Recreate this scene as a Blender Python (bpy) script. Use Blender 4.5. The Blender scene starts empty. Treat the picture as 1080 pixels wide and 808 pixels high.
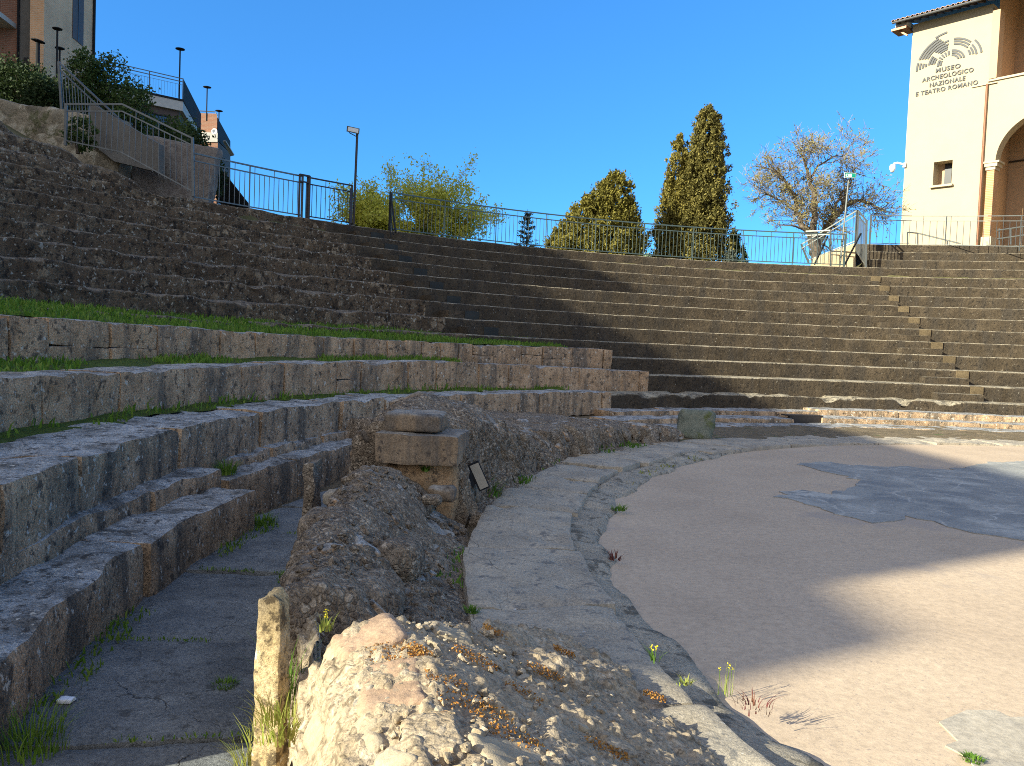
import bpy, math, random
import numpy as np
from mathutils import Vector, Matrix
rng = np.random.default_rng(7)
random.seed(7)
sc = bpy.context.scene
COL = sc.collection
R_ = math.radians
OX, OY = 9.5925, 5.0757          # centre of the orchestra circle
EYE = 1.374                      # eye height above the orchestra floor
FPX, PIT, ROL = 844.81, 0.0431, 0.0392

# ------------------------------------------------------------------ camera
cp, sp = math.cos(PIT), math.sin(PIT)
F_ = Vector((0, cp, -sp)); U0 = Vector((0, sp, cp)); R0 = Vector((1, 0, 0))
c_, s_ = math.cos(ROL), math.sin(ROL)
RV = c_ * R0 + s_ * U0
UV = -s_ * R0 + c_ * U0
cam = bpy.data.cameras.new('camera'); co = bpy.data.objects.new('camera', cam); COL.objects.link(co)
m3 = Matrix((RV, UV, -F_)).transposed()
co.matrix_world = Matrix.Translation((0, 0, EYE)) @ m3.to_4x4()
cam.sensor_width = 36; cam.lens = 36 * FPX / 1080
cam.clip_end = 5000; cam.clip_start = 0.05
sc.camera = co

def at(x, y, D):
    """world point on the sight line of photo position (x, y) at depth D metres"""
    v = RV * ((x - 540) / FPX) - UV * ((y - 404) / FPX) + F_
    v = v * (D / v.y)
    return Vector((v.x, v.y, v.z + EYE))
def flr(x, y, z):
    v = RV * ((x - 540) / FPX) - UV * ((y - 404) / FPX) + F_
    v = v * ((z - EYE) / v.z)
    return Vector((v.x, v.y, z))
def pol(th, R, z=0.0):
    a = math.radians(th)
    return Vector((OX + R * math.sin(a), OY + R * math.cos(a), z))

# ------------------------------------------------------------------ numpy noise
def _h(ix, iy, iz, s):
    n = (ix.astype(np.int64) * 374761393 + iy.astype(np.int64) * 668265263 + iz.astype(np.int64) * 1440662683 + s * 974634221) & 0xFFFFFFFF
    n = ((n ^ (n >> 13)) * 1274126177) & 0xFFFFFFFF
    n = ((n ^ (n >> 15)) * 2246822519) & 0xFFFFFFFF
    return ((n ^ (n >> 16)) & 0xFFFFFF) / float(0xFFFFFF)
def vnoise(P, s=0):
    i = np.floor(P).astype(np.int64); f = P - i; f = f * f * f * (f * (f * 6 - 15) + 10)
    o = 0
    for dx in (0, 1):
        wx = f[:, 0] if dx else 1 - f[:, 0]
        for dy in (0, 1):
            wy = f[:, 1] if dy else 1 - f[:, 1]
            for dz in (0, 1):
                wz = f[:, 2] if dz else 1 - f[:, 2]
                o = o + wx * wy * wz * _h(i[:, 0] + dx, i[:, 1] + dy, i[:, 2] + dz, s)
    return o * 2 - 1
def fbm(P, fr=1.0, octv=4, s=0, g=0.5):
    o = 0; a = 1.0; t = 0
    for k in range(octv):
        o = o + a * vnoise(P * fr + 17.3 * k, s + k); t += a; a *= g; fr *= 2.03
    return o / t
def vfbm(P, fr=1.0, octv=4, s=0, g=0.5):
    return np.stack([fbm(P, fr, octv, s + 11 * j, g) for j in range(3)], 1)
def voro(P, fr=1.0, s=0):
    Q = P * fr; i = np.floor(Q).astype(np.int64); f = Q - i
    f1 = np.full(len(P), 9.0); f2 = np.full(len(P), 9.0); idv = np.zeros(len(P))
    for dx in (-1, 0, 1):
        for dy in (-1, 0, 1):
            for dz in (-1, 0, 1):
                cx, cy, cz = i[:, 0] + dx, i[:, 1] + dy, i[:, 2] + dz
                px = dx + _h(cx, cy, cz, s) - f[:, 0]; py = dy + _h(cx, cy, cz, s + 1) - f[:, 1]; pz = dz + _h(cx, cy, cz, s + 2) - f[:, 2]
                d = np.sqrt(px * px + py * py + pz * pz); hv = _h(cx, cy, cz, s + 3)
                lt = d < f1
                f2 = np.where(lt, f1, np.minimum(f2, d)); idv = np.where(lt, hv, idv); f1 = np.where(lt, d, f1)
    return f1, f2, idv
def sstep(a, b, x):
    t = np.clip((x - a) / (b - a), 0, 1); return t * t * (3 - 2 * t)
def lerp_tab(tab, x):
    xs, ys = zip(*tab); return np.interp(x, xs, ys)

# ------------------------------------------------------------------ objects
def tag(o, label=None, cat=None, group=None, kind=None):
    if label: o['label'] = label
    if cat: o['category'] = cat
    if group: o['group'] = group
    if kind: o['kind'] = kind
    return o
def thing(name, label, cat, loc=(0, 0, 0), group=None):
    o = bpy.data.objects.new(name, None); COL.objects.link(o)
    o.location = loc; o.empty_display_size = 0.2
    return tag(o, label, cat, group)
def mesh_obj(name, V, Fs, mat, parent=None, smooth=False, mi=None):
    V = np.asarray(V, dtype=float).reshape(-1, 3)
    if parent is not None:
        q = parent; off = np.zeros(3)
        while q is not None:
            off = off + np.array(q.location); q = q.parent
        V = V - off
    me = bpy.data.meshes.new(name)
    me.from_pydata(V.tolist(), [], [tuple(int(i) for i in f) for f in Fs])
    mats = mat if isinstance(mat, (list, tuple)) else [mat]
    for m in mats: me.materials.append(m)
    if mi is not None: me.polygons.foreach_set('material_index', np.asarray(mi, dtype=np.int32))
    if smooth: me.polygons.foreach_set('use_smooth', np.ones(len(me.polygons), dtype=bool))
    me.update()
    o = bpy.data.objects.new(name, me); COL.objects.link(o)
    if parent is not None: o.parent = parent
    return o
def copy_tree(o, parent=None):
    c = o.copy(); COL.objects.link(c)
    if parent is not None: c.parent = parent
    for ch in list(o.children): copy_tree(ch, c)
    return c
class MB:
    def __init__(s): s.V = []; s.F = []; s.n = 0; s.M = []
    def add(s, V, Fs, mi=0):
        V = np.asarray(V, dtype=float).reshape(-1, 3)
        s.V.append(V); s.F += [tuple(i + s.n for i in f) for f in Fs]; s.n += len(V); s.M += [mi] * len(Fs); return s
    def box(s, c, half, ax=None, mi=0):
        ax = ax or (Vector((1, 0, 0)), Vector((0, 1, 0)), Vector((0, 0, 1)))
        c = Vector(c); v = []
        for sx in (-1, 1):
            for sy in (-1, 1):
                for sz in (-1, 1):
                    v.append(c + ax[0] * half[0] * sx + ax[1] * half[1] * sy + ax[2] * half[2] * sz)
        return s.add([tuple(q) for q in v], [(0, 1, 3, 2), (4, 6, 7, 5), (0, 4, 5, 1), (2, 3, 7, 6), (0, 2, 6, 4), (1, 5, 7, 3)], mi)
    def bar(s, a, b, w, h=None, up=(0, 0, 1), mi=0):
        a = Vector(a); b = Vector(b); d = b - a; L = d.length
        if L < 1e-6: return s
        d /= L; up = Vector(up); x = d.cross(up)
        if x.length < 1e-3: x = d.cross(Vector((1, 0.1, 0)))
        x.normalize(); u = x.cross(d)
        return s.box((a + b) / 2, (L / 2, w / 2, (h or w) / 2), (d, x, u), mi)
    def tube(s, pts, rad, n=6, cap=True, mi=0):
        pts = [Vector(p) for p in pts]; V = []; Fs = []
        k = len(pts); rad = rad if hasattr(rad, '__len__') else [rad] * k
        ref = None
        for i, p in enumerate(pts):
            d = (pts[min(i + 1, k - 1)] - pts[max(i - 1, 0)])
            if d.length < 1e-9: d = Vector((0, 0, 1))
            d.normalize()
            if ref is None:
                ref = d.cross(Vector((0.13, 0.97, 0.21)))
                if ref.length < 0.1: ref = d.cross(Vector((1, 0, 0)))
            x = (ref - d * ref.dot(d)); x.normalize(); ref = x; y = d.cross(x)
            for j in range(n):
                a = 2 * math.pi * j / n
                V.append(tuple(p + (x * math.cos(a) + y * math.sin(a)) * rad[i]))
        for i in range(k - 1):
            for j in range(n):
                Fs.append((i * n + j, i * n + (j + 1) % n, (i + 1) * n + (j + 1) % n, (i + 1) * n + j))
        if cap:
            Fs.append(tuple(range(n - 1, -1, -1))); Fs.append(tuple((k - 1) * n + j for j in range(n)))
        return s.add(V, Fs, mi)
    def prism(s, poly, z0, z1, mi=0):
        n = len(poly)
        V = [(x, y, z0) for x, y in poly] + [(x, y, z1) for x, y in poly]
        Fs = [tuple(range(n - 1, -1, -1)), tuple(range(n, 2 * n))] + [(i, (i + 1) % n, n + (i + 1) % n, n + i) for i in range(n)]
        return s.add(V, Fs, mi)
    def build(s, name, mat, parent=None, smooth=False):
        V = np.concatenate(s.V) if s.V else np.zeros((0, 3))
        return mesh_obj(name, V, s.F, mat, parent, smooth, s.M if isinstance(mat, (list, tuple)) else None)
def grid_faces(a, b, off=0):
    return [(off + i * b + j, off + (i + 1) * b + j, off + (i + 1) * b + j + 1, off + i * b + j + 1) for i in range(a - 1) for j in range(b - 1)]
def rbox(size, n, r):
    """rounded box surface, centred; six grids (seams coincide)"""
    hx, hy, hz = [q / 2 for q in size]; V = []; Fs = []; off = 0
    H = (hx, hy, hz)
    for axis in range(3):
        a, b = [i for i in range(3) if i != axis]
        for sgn in (-1, 1):
            ga = np.linspace(-H[a], H[a], n[a] + 1); gb = np.linspace(-H[b], H[b], n[b] + 1)
            A, B = np.meshgrid(ga, gb, indexing='ij')
            P = np.zeros((A.size, 3)); P[:, a] = A.ravel(); P[:, b] = B.ravel(); P[:, axis] = sgn * H[axis]
            V.append(P)
            fs = grid_faces(n[a] + 1, n[b] + 1, off)
            flip = (sgn > 0) ^ (axis == 1)
            if not flip: fs = [f[::-1] for f in fs]
            Fs += fs; off += len(P)
    V = np.concatenate(V)
    Hh = np.array(H); rr = min(r, min(H) * 0.98)
    inn = np.clip(V, -(Hh - rr), Hh - rr); d = V - inn; l = np.linalg.norm(d, axis=1, keepdims=True)
    V = np.where(l > 1e-9, inn + d / np.maximum(l, 1e-9) * rr, V)
    return V, Fs
def rock(c, size, axes=None, seed=0, n=12, amp=0.18, fr=2.2, r=0.45):
    """irregular stone"""
    V, Fs = rbox(size, (n, n, n), r * min(size))
    S = np.array(size); Q = V / max(size)
    V = V + vfbm(Q + seed * 3.7, fr, 4, seed) * amp * np.minimum(S, max(size) * 0.6)
    if axes is not None:
        V = V @ np.array([list(axes[0]), list(axes[1]), list(axes[2])])
    return V + np.array(c), Fs

# ------------------------------------------------------------------ materials
def new_mat(name):
    m = bpy.data.materials.new(name); m.use_nodes = True
    nt = m.node_tree; b = nt.nodes['Principled BSDF']
    return m, nt, b
def N(nt, t, **kw):
    n = nt.nodes.new(t)
    for k, v in kw.items():
        if k in n.inputs: n.inputs[k].default_value = v
        else: setattr(n, k, v)
    return n
def ramp(nt, fac, stops):
    r = nt.nodes.new('ShaderNodeValToRGB'); e = r.color_ramp.elements
    while len(e) < len(stops): e.new(0.5)
    for q, (p, c) in zip(e, stops):
        q.position = p; q.color = (c, c, c, 1) if not hasattr(c, '__len__') else (*c, 1)
    nt.links.new(fac, r.inputs[0]); return r.outputs[0]
def mix(nt, fac, a, b, mode='MIX'):
    m = nt.nodes.new('ShaderNodeMix'); m.data_type = 'RGBA'; m.blend_type = mode
    for s, v in ((0, fac), (6, a), (7, b)):
        if hasattr(v, 'is_linked') or isinstance(v, bpy.types.NodeSocket): nt.links.new(v, m.inputs[s])
        elif s == 0: m.inputs[0].default_value = v
        else: m.inputs[s].default_value = (*v, 1)
    return m.outputs[2]
def mathn(nt, op, a, b=None, c=None):
    m = nt.nodes.new('ShaderNodeMath'); m.operation = op
    for i, v in enumerate((a, b, c)):
        if v is None: continue
        if isinstance(v, bpy.types.NodeSocket): nt.links.new(v, m.inputs[i])
        else: m.inputs[i].default_value = v
    return m.outputs[0]
def noise(nt, vec, scale, detail=6, rough=0.6, dist=0.0):
    n = nt.nodes.new('ShaderNodeTexNoise'); n.inputs['Scale'].default_value = scale; n.inputs['Detail'].default_value = detail
    n.inputs['Roughness'].default_value = rough; n.inputs['Distortion'].default_value = dist
    nt.links.new(vec, n.inputs['Vector']); return n.outputs['Fac']
def voron(nt, vec, scale, feature='F1', out='Distance'):
    n = nt.nodes.new('ShaderNodeTexVoronoi'); n.feature = feature; n.inputs['Scale'].default_value = scale
    nt.links.new(vec, n.inputs['Vector']); return n.outputs[out]
def stone(name, cols, s=1.0, fine=0.35, specks=None, pits=None, top=None, streak=None, moss=None, lich=None, veg=None,
          bump=0.5, bd=0.02, rough=0.92, cracks=None, rubble=None, warm=(1.10, 0.97, 0.80)):
    """layered weathered stone: broad tone, fine grain, specks, pits, side streaks, tops greyed by lichen and painted sky light, lichens"""
    wm = lambda c: tuple(q * k for q, k in zip(c, warm))
    cols = [wm(c) for c in cols]; top = wm(top) if top else None
    if rubble: rubble = (rubble[0], wm(rubble[1]), wm(rubble[2])) + tuple(rubble[3:])
    m, nt, b = new_mat(name); L = nt.links
    geo = nt.nodes.new('ShaderNodeNewGeometry'); pos = geo.outputs['Position']
    n1 = noise(nt, pos, 1.6 * s, 9, 0.68, 0.3)
    col = ramp(nt, n1, [(0.28, cols[0]), (0.5, cols[1]), (0.72, cols[2])])
    if top is not None:  # upward faces recoloured: lichen, with the light on treads painted in
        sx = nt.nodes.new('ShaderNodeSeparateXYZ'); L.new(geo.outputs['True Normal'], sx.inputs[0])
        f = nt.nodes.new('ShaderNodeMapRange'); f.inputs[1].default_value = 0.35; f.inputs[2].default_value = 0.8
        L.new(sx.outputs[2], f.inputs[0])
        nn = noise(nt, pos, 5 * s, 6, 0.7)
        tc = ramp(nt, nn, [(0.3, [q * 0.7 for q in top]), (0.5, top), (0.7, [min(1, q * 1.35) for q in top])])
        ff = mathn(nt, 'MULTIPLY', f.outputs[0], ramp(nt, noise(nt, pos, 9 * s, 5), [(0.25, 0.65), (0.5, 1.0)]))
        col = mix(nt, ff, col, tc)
    rub_h = None
    if rubble is not None:      # lumps of lighter and darker stone set in mortar
        wn = nt.nodes.new('ShaderNodeTexNoise'); wn.inputs['Scale'].default_value = rubble[0] * 0.55; wn.inputs['Detail'].default_value = 5; L.new(pos, wn.inputs['Vector'])
        wv = nt.nodes.new('ShaderNodeVectorMath'); wv.operation = 'MULTIPLY_ADD'; L.new(wn.outputs['Color'], wv.inputs[0]); wv.inputs[1].default_value = [1.6 / rubble[0]] * 3; L.new(pos, wv.inputs[2])
        rpos = wv.outputs[0]
        vc = voron(nt, rpos, rubble[0], 'F1', 'Color')
        hs = nt.nodes.new('ShaderNodeSeparateColor'); L.new(vc, hs.inputs[0])
        vd = voron(nt, rpos, rubble[0], 'DISTANCE_TO_EDGE')
        rc = ramp(nt, hs.outputs[0], [(0.0, rubble[1]), (0.55, cols[1]), (1.0, rubble[2])])
        edge = ramp(nt, vd, [(0.02, 0.0), (0.20, 1.0)])
        msk = mathn(nt, 'MULTIPLY', edge, ramp(nt, noise(nt, pos, 0.9, 5), [(0.42, rubble[4] if len(rubble) > 4 else 0.0), (0.6, rubble[3])]))
        col = mix(nt, msk, col, rc); rub_h = mathn(nt, 'MULTIPLY', msk, 0.5)
    if streak is not None:
        mp = nt.nodes.new('ShaderNodeMapping'); mp.inputs['Scale'].default_value = (3.2, 3.2, 0.45); L.new(pos, mp.inputs[0])
        st = ramp(nt, noise(nt, mp.outputs[0], 1.0, 6, 0.7), [(0.46, 0.0), (0.62, 0.85)])
        col = mix(nt, st, col, streak)
    g = noise(nt, pos, min(38 * s, 70), 6, 0.8)
    col = mix(nt, 1.0, col, ramp(nt, g, [(0.36, 1 - fine), (0.5, 1.0), (0.64, 1 + fine * 0.9)]), 'MULTIPLY')
    if pits is not None:
        pv = noise(nt, pos, pits[0], 5, 0.7)
        col = mix(nt, ramp(nt, pv, [(pits[1], 0.85), (pits[1] + 0.07, 0.0)]), col, pits[2])
    if specks is not None:
        sv = noise(nt, pos, specks[0], 3, 0.6)
        col = mix(nt, ramp(nt, sv, [(specks[1], 0.0), (specks[1] + 0.05, 0.9)]), col, specks[2])
    if lich is not None:
        lv = noise(nt, pos, lich[0], 7, 0.7)
        col = mix(nt, ramp(nt, lv, [(lich[1], 0.0), (lich[1] + 0.05, 0.9)]), col, lich[2])
    if moss is not None:
        mv = noise(nt, pos, moss[0], 6, 0.7)
        col = mix(nt, ramp(nt, mv, [(moss[1], 0.0), (moss[1] + 0.06, 0.85)]), col, moss[2])
    h = mathn(nt, 'ADD', mathn(nt, 'MULTIPLY', g, 0.5), mathn(nt, 'MULTIPLY', noise(nt, pos, 9 * s, 8, 0.7), 1.0))
    if rub_h is not None: h = mathn(nt, 'ADD', h, rub_h)
    if cracks is not None:
        wn = nt.nodes.new('ShaderNodeTexNoise'); wn.inputs['Scale'].default_value = 2.5; wn.inputs['Detail'].default_value = 6; L.new(pos, wn.inputs['Vector'])
        wv = nt.nodes.new('ShaderNodeVectorMath'); wv.operation = 'MULTIPLY_ADD'; L.new(wn.outputs['Color'], wv.inputs[0]); wv.inputs[1].default_value = (0.5, 0.5, 0.5); L.new(pos, wv.inputs[2])
        ce = voron(nt, wv.outputs[0], cracks[0], 'DISTANCE_TO_EDGE')
        cm = ramp(nt, ce, [(0.0, 1.0), (cracks[1], 0.0)])
        cm = mathn(nt, 'MULTIPLY', cm, ramp(nt, noise(nt, pos, 1.3, 4), [(0.42, 0.0), (0.58, 1.0)]))
        col = mix(nt, cm, col, cracks[2])
        h = mathn(nt, 'SUBTRACT', h, mathn(nt, 'MULTIPLY', cm, 0.5))
    bp = nt.nodes.new('ShaderNodeBump'); bp.inputs['Strength'].default_value = bump; bp.inputs['Distance'].default_value = bd
    L.new(h, bp.inputs['Height']); L.new(bp.outputs[0], b.inputs['Normal'])
    L.new(col, b.inputs['Base Color']); b.inputs['Roughness'].default_value = rough
    b.inputs['Specular IOR Level'].default_value = 0.25
    return m
def plain(name, col, rough=0.5, metal=0.0, var=0.12, scale=8.0, bump=0.0, spec=0.4):
    m, nt, b = new_mat(name)
    geo = nt.nodes.new('ShaderNodeNewGeometry')
    n = noise(nt, geo.outputs['Position'], scale, 6, 0.65)
    c = mix(nt, 1.0, col, ramp(nt, n, [(0.3, 1 - var), (0.7, 1 + var)]), 'MULTIPLY')
    nt.links.new(c, b.inputs['Base Color'])
    b.inputs['Roughness'].default_value = rough; b.inputs['Metallic'].default_value = metal
    b.inputs['Specular IOR Level'].default_value = spec
    if bump:
        bp = nt.nodes.new('ShaderNodeBump'); bp.inputs['Strength'].default_value = bump; bp.inputs['Distance'].default_value = 0.02
        nt.links.new(n, bp.inputs['Height']); nt.links.new(bp.outputs[0], b.inputs['Normal'])
    return m
def leafmat(name, c0, c1, c2, scale=1.2, trans=0.25):
    m, nt, b = new_mat(name)
    geo = nt.nodes.new('ShaderNodeNewGeometry')
    n = noise(nt, geo.outputs['Position'], scale, 3, 0.6)
    w = nt.nodes.new('ShaderNodeMath'); w.operation = 'MULTIPLY_ADD'; w.inputs[1].default_value = 0.5; w.inputs[2].default_value = 0.0
    nt.links.new(geo.outputs['Random Per Island'], w.inputs[0])
    f = mathn(nt, 'ADD', mathn(nt, 'MULTIPLY', n, 0.6), w.outputs[0])
    c = ramp(nt, f, [(0.2, c0), (0.5, c1), (0.85, c2)])
    nt.links.new(c, b.inputs['Base Color']); b.inputs['Roughness'].default_value = 0.7
    b.inputs['Specular IOR Level'].default_value = 0.2
    if trans:
        tr = nt.nodes.new('ShaderNodeBsdfTranslucent'); nt.links.new(c, tr.inputs[0])
        mx = nt.nodes.new('ShaderNodeMixShader'); mx.inputs[0].default_value = trans
        nt.links.new(b.outputs[0], mx.inputs[1]); nt.links.new(tr.outputs[0], mx.inputs[2])
        nt.links.new(mx.outputs[0], nt.nodes['Material Output'].inputs[0])
    return m
def brickmat(name, c1, c2, mortar, scale=1.0, axis='XZ'):
    m, nt, b = new_mat(name)
    geo = nt.nodes.new('ShaderNodeNewGeometry')
    sx = nt.nodes.new('ShaderNodeSeparateXYZ'); nt.links.new(geo.outputs['Position'], sx.inputs[0])
    cb = nt.nodes.new('ShaderNodeCombineXYZ')
    h = mathn(nt, 'ADD', sx.outputs[0], sx.outputs[1])
    nt.links.new(h, cb.inputs[0]); nt.links.new(sx.outputs[2], cb.inputs[1])
    br = nt.nodes.new('ShaderNodeTexBrick'); nt.links.new(cb.outputs[0], br.inputs[0])
    br.inputs['Color1'].default_value = (*c1, 1); br.inputs['Color2'].default_value = (*c2, 1); br.inputs['Mortar'].default_value = (*mortar, 1)
    br.inputs['Scale'].default_value = 1.0 * scale; br.inputs['Brick Width'].default_value = 0.28; br.inputs['Row Height'].default_value = 0.075
    br.inputs['Mortar Size'].default_value = 0.012
    n = noise(nt, geo.outputs['Position'], 0.8, 6, 0.6)
    c = mix(nt, 1.0, br.outputs[0], ramp(nt, n, [(0.3, 0.78), (0.7, 1.15)]), 'MULTIPLY')
    nt.links.new(c, b.inputs['Base Color']); b.inputs['Roughness'].default_value = 0.9
    return m

M = {}
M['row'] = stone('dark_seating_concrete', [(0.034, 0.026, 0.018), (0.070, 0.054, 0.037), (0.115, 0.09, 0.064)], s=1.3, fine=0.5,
                 specks=(21, 0.67, (0.32, 0.285, 0.225)), pits=(14, 0.38, (0.02, 0.016, 0.012)), top=(0.40, 0.355, 0.275), streak=(0.055, 0.044, 0.033), warm=(1.03, 0.97, 0.87), bump=1.0, bd=0.035)  # pale tread tops: sunlight on the lips put into the colour
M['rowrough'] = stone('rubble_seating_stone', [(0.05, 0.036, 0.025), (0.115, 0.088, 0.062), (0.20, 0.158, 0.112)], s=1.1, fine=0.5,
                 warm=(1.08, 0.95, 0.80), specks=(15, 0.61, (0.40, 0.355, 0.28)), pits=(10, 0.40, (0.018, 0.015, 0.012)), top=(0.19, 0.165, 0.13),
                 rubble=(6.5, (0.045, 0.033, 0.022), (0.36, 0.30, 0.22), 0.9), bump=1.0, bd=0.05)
M['step'] = stone('pale_concrete_step', [(0.075, 0.06, 0.04), (0.11, 0.09, 0.06), (0.15, 0.125, 0.085)], fine=0.5, bump=0.5)
M['stepdark'] = stone('dark_metal_tread', [(0.014, 0.017, 0.017), (0.022, 0.025, 0.025), (0.034, 0.038, 0.038)], fine=0.25, bump=0.3, rough=0.6)
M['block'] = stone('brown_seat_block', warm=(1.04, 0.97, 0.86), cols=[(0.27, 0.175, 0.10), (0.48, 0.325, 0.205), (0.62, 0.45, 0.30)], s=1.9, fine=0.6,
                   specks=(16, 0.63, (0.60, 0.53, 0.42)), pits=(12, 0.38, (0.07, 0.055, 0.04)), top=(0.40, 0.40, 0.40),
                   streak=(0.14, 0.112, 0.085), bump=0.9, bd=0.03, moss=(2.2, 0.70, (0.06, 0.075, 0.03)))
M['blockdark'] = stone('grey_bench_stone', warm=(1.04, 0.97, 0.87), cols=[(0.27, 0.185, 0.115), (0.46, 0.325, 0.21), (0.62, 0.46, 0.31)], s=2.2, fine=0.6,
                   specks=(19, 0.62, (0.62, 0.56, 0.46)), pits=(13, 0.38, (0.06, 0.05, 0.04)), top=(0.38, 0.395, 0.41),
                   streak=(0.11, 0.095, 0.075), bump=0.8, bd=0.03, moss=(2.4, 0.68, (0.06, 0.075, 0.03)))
M['paving'] = stone('grey_limestone_paving', [(0.11, 0.115, 0.12), (0.19, 0.195, 0.20), (0.29, 0.295, 0.295)], s=1.5, fine=0.35,
                    specks=(30, 0.69, (0.45, 0.44, 0.42)), pits=(11, 0.36, (0.10, 0.10, 0.095)), bump=1.0, bd=0.03, warm=(1.0, 1.0, 0.96),
                    cracks=(1.3, 0.004, (0.06, 0.055, 0.05)))
M['ringstone'] = stone('pale_border_slab', [(0.25, 0.235, 0.21), (0.345, 0.33, 0.30), (0.45, 0.425, 0.375)], s=1.7, fine=0.33,
                    pits=(9, 0.36, (0.16, 0.15, 0.135)), specks=(26, 0.69, (0.58, 0.55, 0.5)), bump=0.7, bd=0.018,
                    cracks=(1.2, 0.004, (0.09, 0.08, 0.07)))
M['ledge'] = stone('eroded_border_ledge', [(0.25, 0.245, 0.225), (0.37, 0.355, 0.32), (0.48, 0.455, 0.4)], s=2.4, fine=0.4,
                    pits=(8, 0.40, (0.13, 0.11, 0.08)), bump=0.9, bd=0.03, lich=(3.1, 0.66, (0.30, 0.20, 0.11)))
M['floor'] = stone('pink_orchestra_mortar', [(0.43, 0.32, 0.235), (0.50, 0.375, 0.275), (0.55, 0.415, 0.305)], s=0.55, fine=0.16, warm=(1, 1, 0.93), moss=(0.45, 0.57, (0.40, 0.315, 0.24)),
                    pits=(45, 0.33, (0.28, 0.22, 0.18)), specks=(60, 0.70, (0.58, 0.50, 0.42)), bump=0.5, bd=0.010,
                    lich=(0.7, 0.68, (0.47, 0.395, 0.33)))
M['flag'] = stone('dark_flagstones', [(0.19, 0.187, 0.18), (0.285, 0.277, 0.26), (0.39, 0.37, 0.33)], s=0.9, fine=0.25, warm=(1, 0.99, 0.94), rubble=(2.4, (0.19, 0.195, 0.20), (0.44, 0.42, 0.38), 1.0, 0.5),
                    lich=(1.5, 0.62, (0.30, 0.285, 0.26)), bump=0.4, bd=0.01, cracks=(1.6, 0.035, (0.48, 0.45, 0.39)))
M['flagpale'] = stone('pale_worn_flagstones', [(0.34, 0.29, 0.23), (0.42, 0.36, 0.285), (0.48, 0.415, 0.33)], s=0.9, fine=0.22, warm=(1, 0.99, 0.95), rubble=(3.0, (0.33, 0.29, 0.24), (0.48, 0.42, 0.335), 1.0, 0.5), bump=0.5, bd=0.01, cracks=(2.2, 0.03, (0.52, 0.46, 0.37)))
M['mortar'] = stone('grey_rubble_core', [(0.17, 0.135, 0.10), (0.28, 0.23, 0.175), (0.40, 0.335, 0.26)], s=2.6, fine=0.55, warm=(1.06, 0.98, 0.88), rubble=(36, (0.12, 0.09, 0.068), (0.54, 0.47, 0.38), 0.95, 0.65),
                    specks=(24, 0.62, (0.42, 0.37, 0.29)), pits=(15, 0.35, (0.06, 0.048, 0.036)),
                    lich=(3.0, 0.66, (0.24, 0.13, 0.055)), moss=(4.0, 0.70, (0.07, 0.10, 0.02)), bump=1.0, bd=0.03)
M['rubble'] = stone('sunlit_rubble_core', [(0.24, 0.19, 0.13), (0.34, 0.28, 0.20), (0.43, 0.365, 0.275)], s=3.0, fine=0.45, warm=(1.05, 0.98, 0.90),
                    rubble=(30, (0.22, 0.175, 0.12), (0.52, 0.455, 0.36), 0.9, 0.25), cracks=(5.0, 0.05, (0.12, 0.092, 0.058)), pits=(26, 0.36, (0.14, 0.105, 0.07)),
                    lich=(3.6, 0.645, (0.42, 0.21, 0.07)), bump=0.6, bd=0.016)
M['pinkstone'] = stone('pink_limestone_face', [(0.27, 0.20, 0.15), (0.34, 0.255, 0.20), (0.40, 0.31, 0.25)], s=3.0, fine=0.22,
                    pits=(30, 0.34, (0.30, 0.22, 0.15)), lich=(5, 0.68, (0.45, 0.30, 0.13)), bump=0.6, bd=0.012)
M['whitestone'] = stone('white_limestone_face', [(0.27, 0.24, 0.19), (0.35, 0.315, 0.255), (0.42, 0.385, 0.32)], s=3.0, fine=0.2,
                    pits=(26, 0.35, (0.30, 0.25, 0.18)), lich=(4.5, 0.66, (0.40, 0.30, 0.16)), bump=0.6, bd=0.012)
M['tanblock'] = stone('tan_cut_block', [(0.19, 0.145, 0.105), (0.27, 0.215, 0.16), (0.34, 0.275, 0.21)], s=2.2, fine=0.35,
                    streak=(0.11, 0.095, 0.08), top=(0.31, 0.30, 0.285), pits=(25, 0.36, (0.07, 0.055, 0.045)), bump=0.7, bd=0.02)
M['orangeblock'] = stone('orange_plastered_base', [(0.24, 0.165, 0.10), (0.36, 0.255, 0.16), (0.44, 0.33, 0.225)], s=2.5, fine=0.35,
                    pits=(18, 0.38, (0.09, 0.06, 0.04)), bump=0.8, bd=0.02)
M['post'] = stone('lichened_slab', [(0.30, 0.24, 0.13), (0.45, 0.38, 0.25), (0.58, 0.52, 0.40)], s=5.0, fine=0.4,
                    pits=(16, 0.41, (0.09, 0.065, 0.04)), specks=(13, 0.66, (0.62, 0.59, 0.53)), bump=0.9, bd=0.014)
M['greenrock'] = stone('mossy_green_stone', [(0.10, 0.125, 0.115), (0.165, 0.20, 0.185), (0.24, 0.26, 0.235)], s=4.0, fine=0.35,
                    moss=(3.0, 0.55, (0.125, 0.14, 0.045)), bump=0.8, bd=0.03)
M['soil'] = stone('dry_soil', [(0.09, 0.075, 0.05), (0.16, 0.135, 0.095), (0.24, 0.20, 0.15)], s=3, fine=0.45,
                    specks=(30, 0.64, (0.34, 0.30, 0.24)), moss=(2.5, 0.60, (0.09, 0.12, 0.035)), bump=0.9, bd=0.03)
M['terrain'] = stone('hill_ground', [(0.05, 0.055, 0.025), (0.09, 0.09, 0.045), (0.14, 0.13, 0.075)], s=0.6, fine=0.3, bump=0.4)
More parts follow.
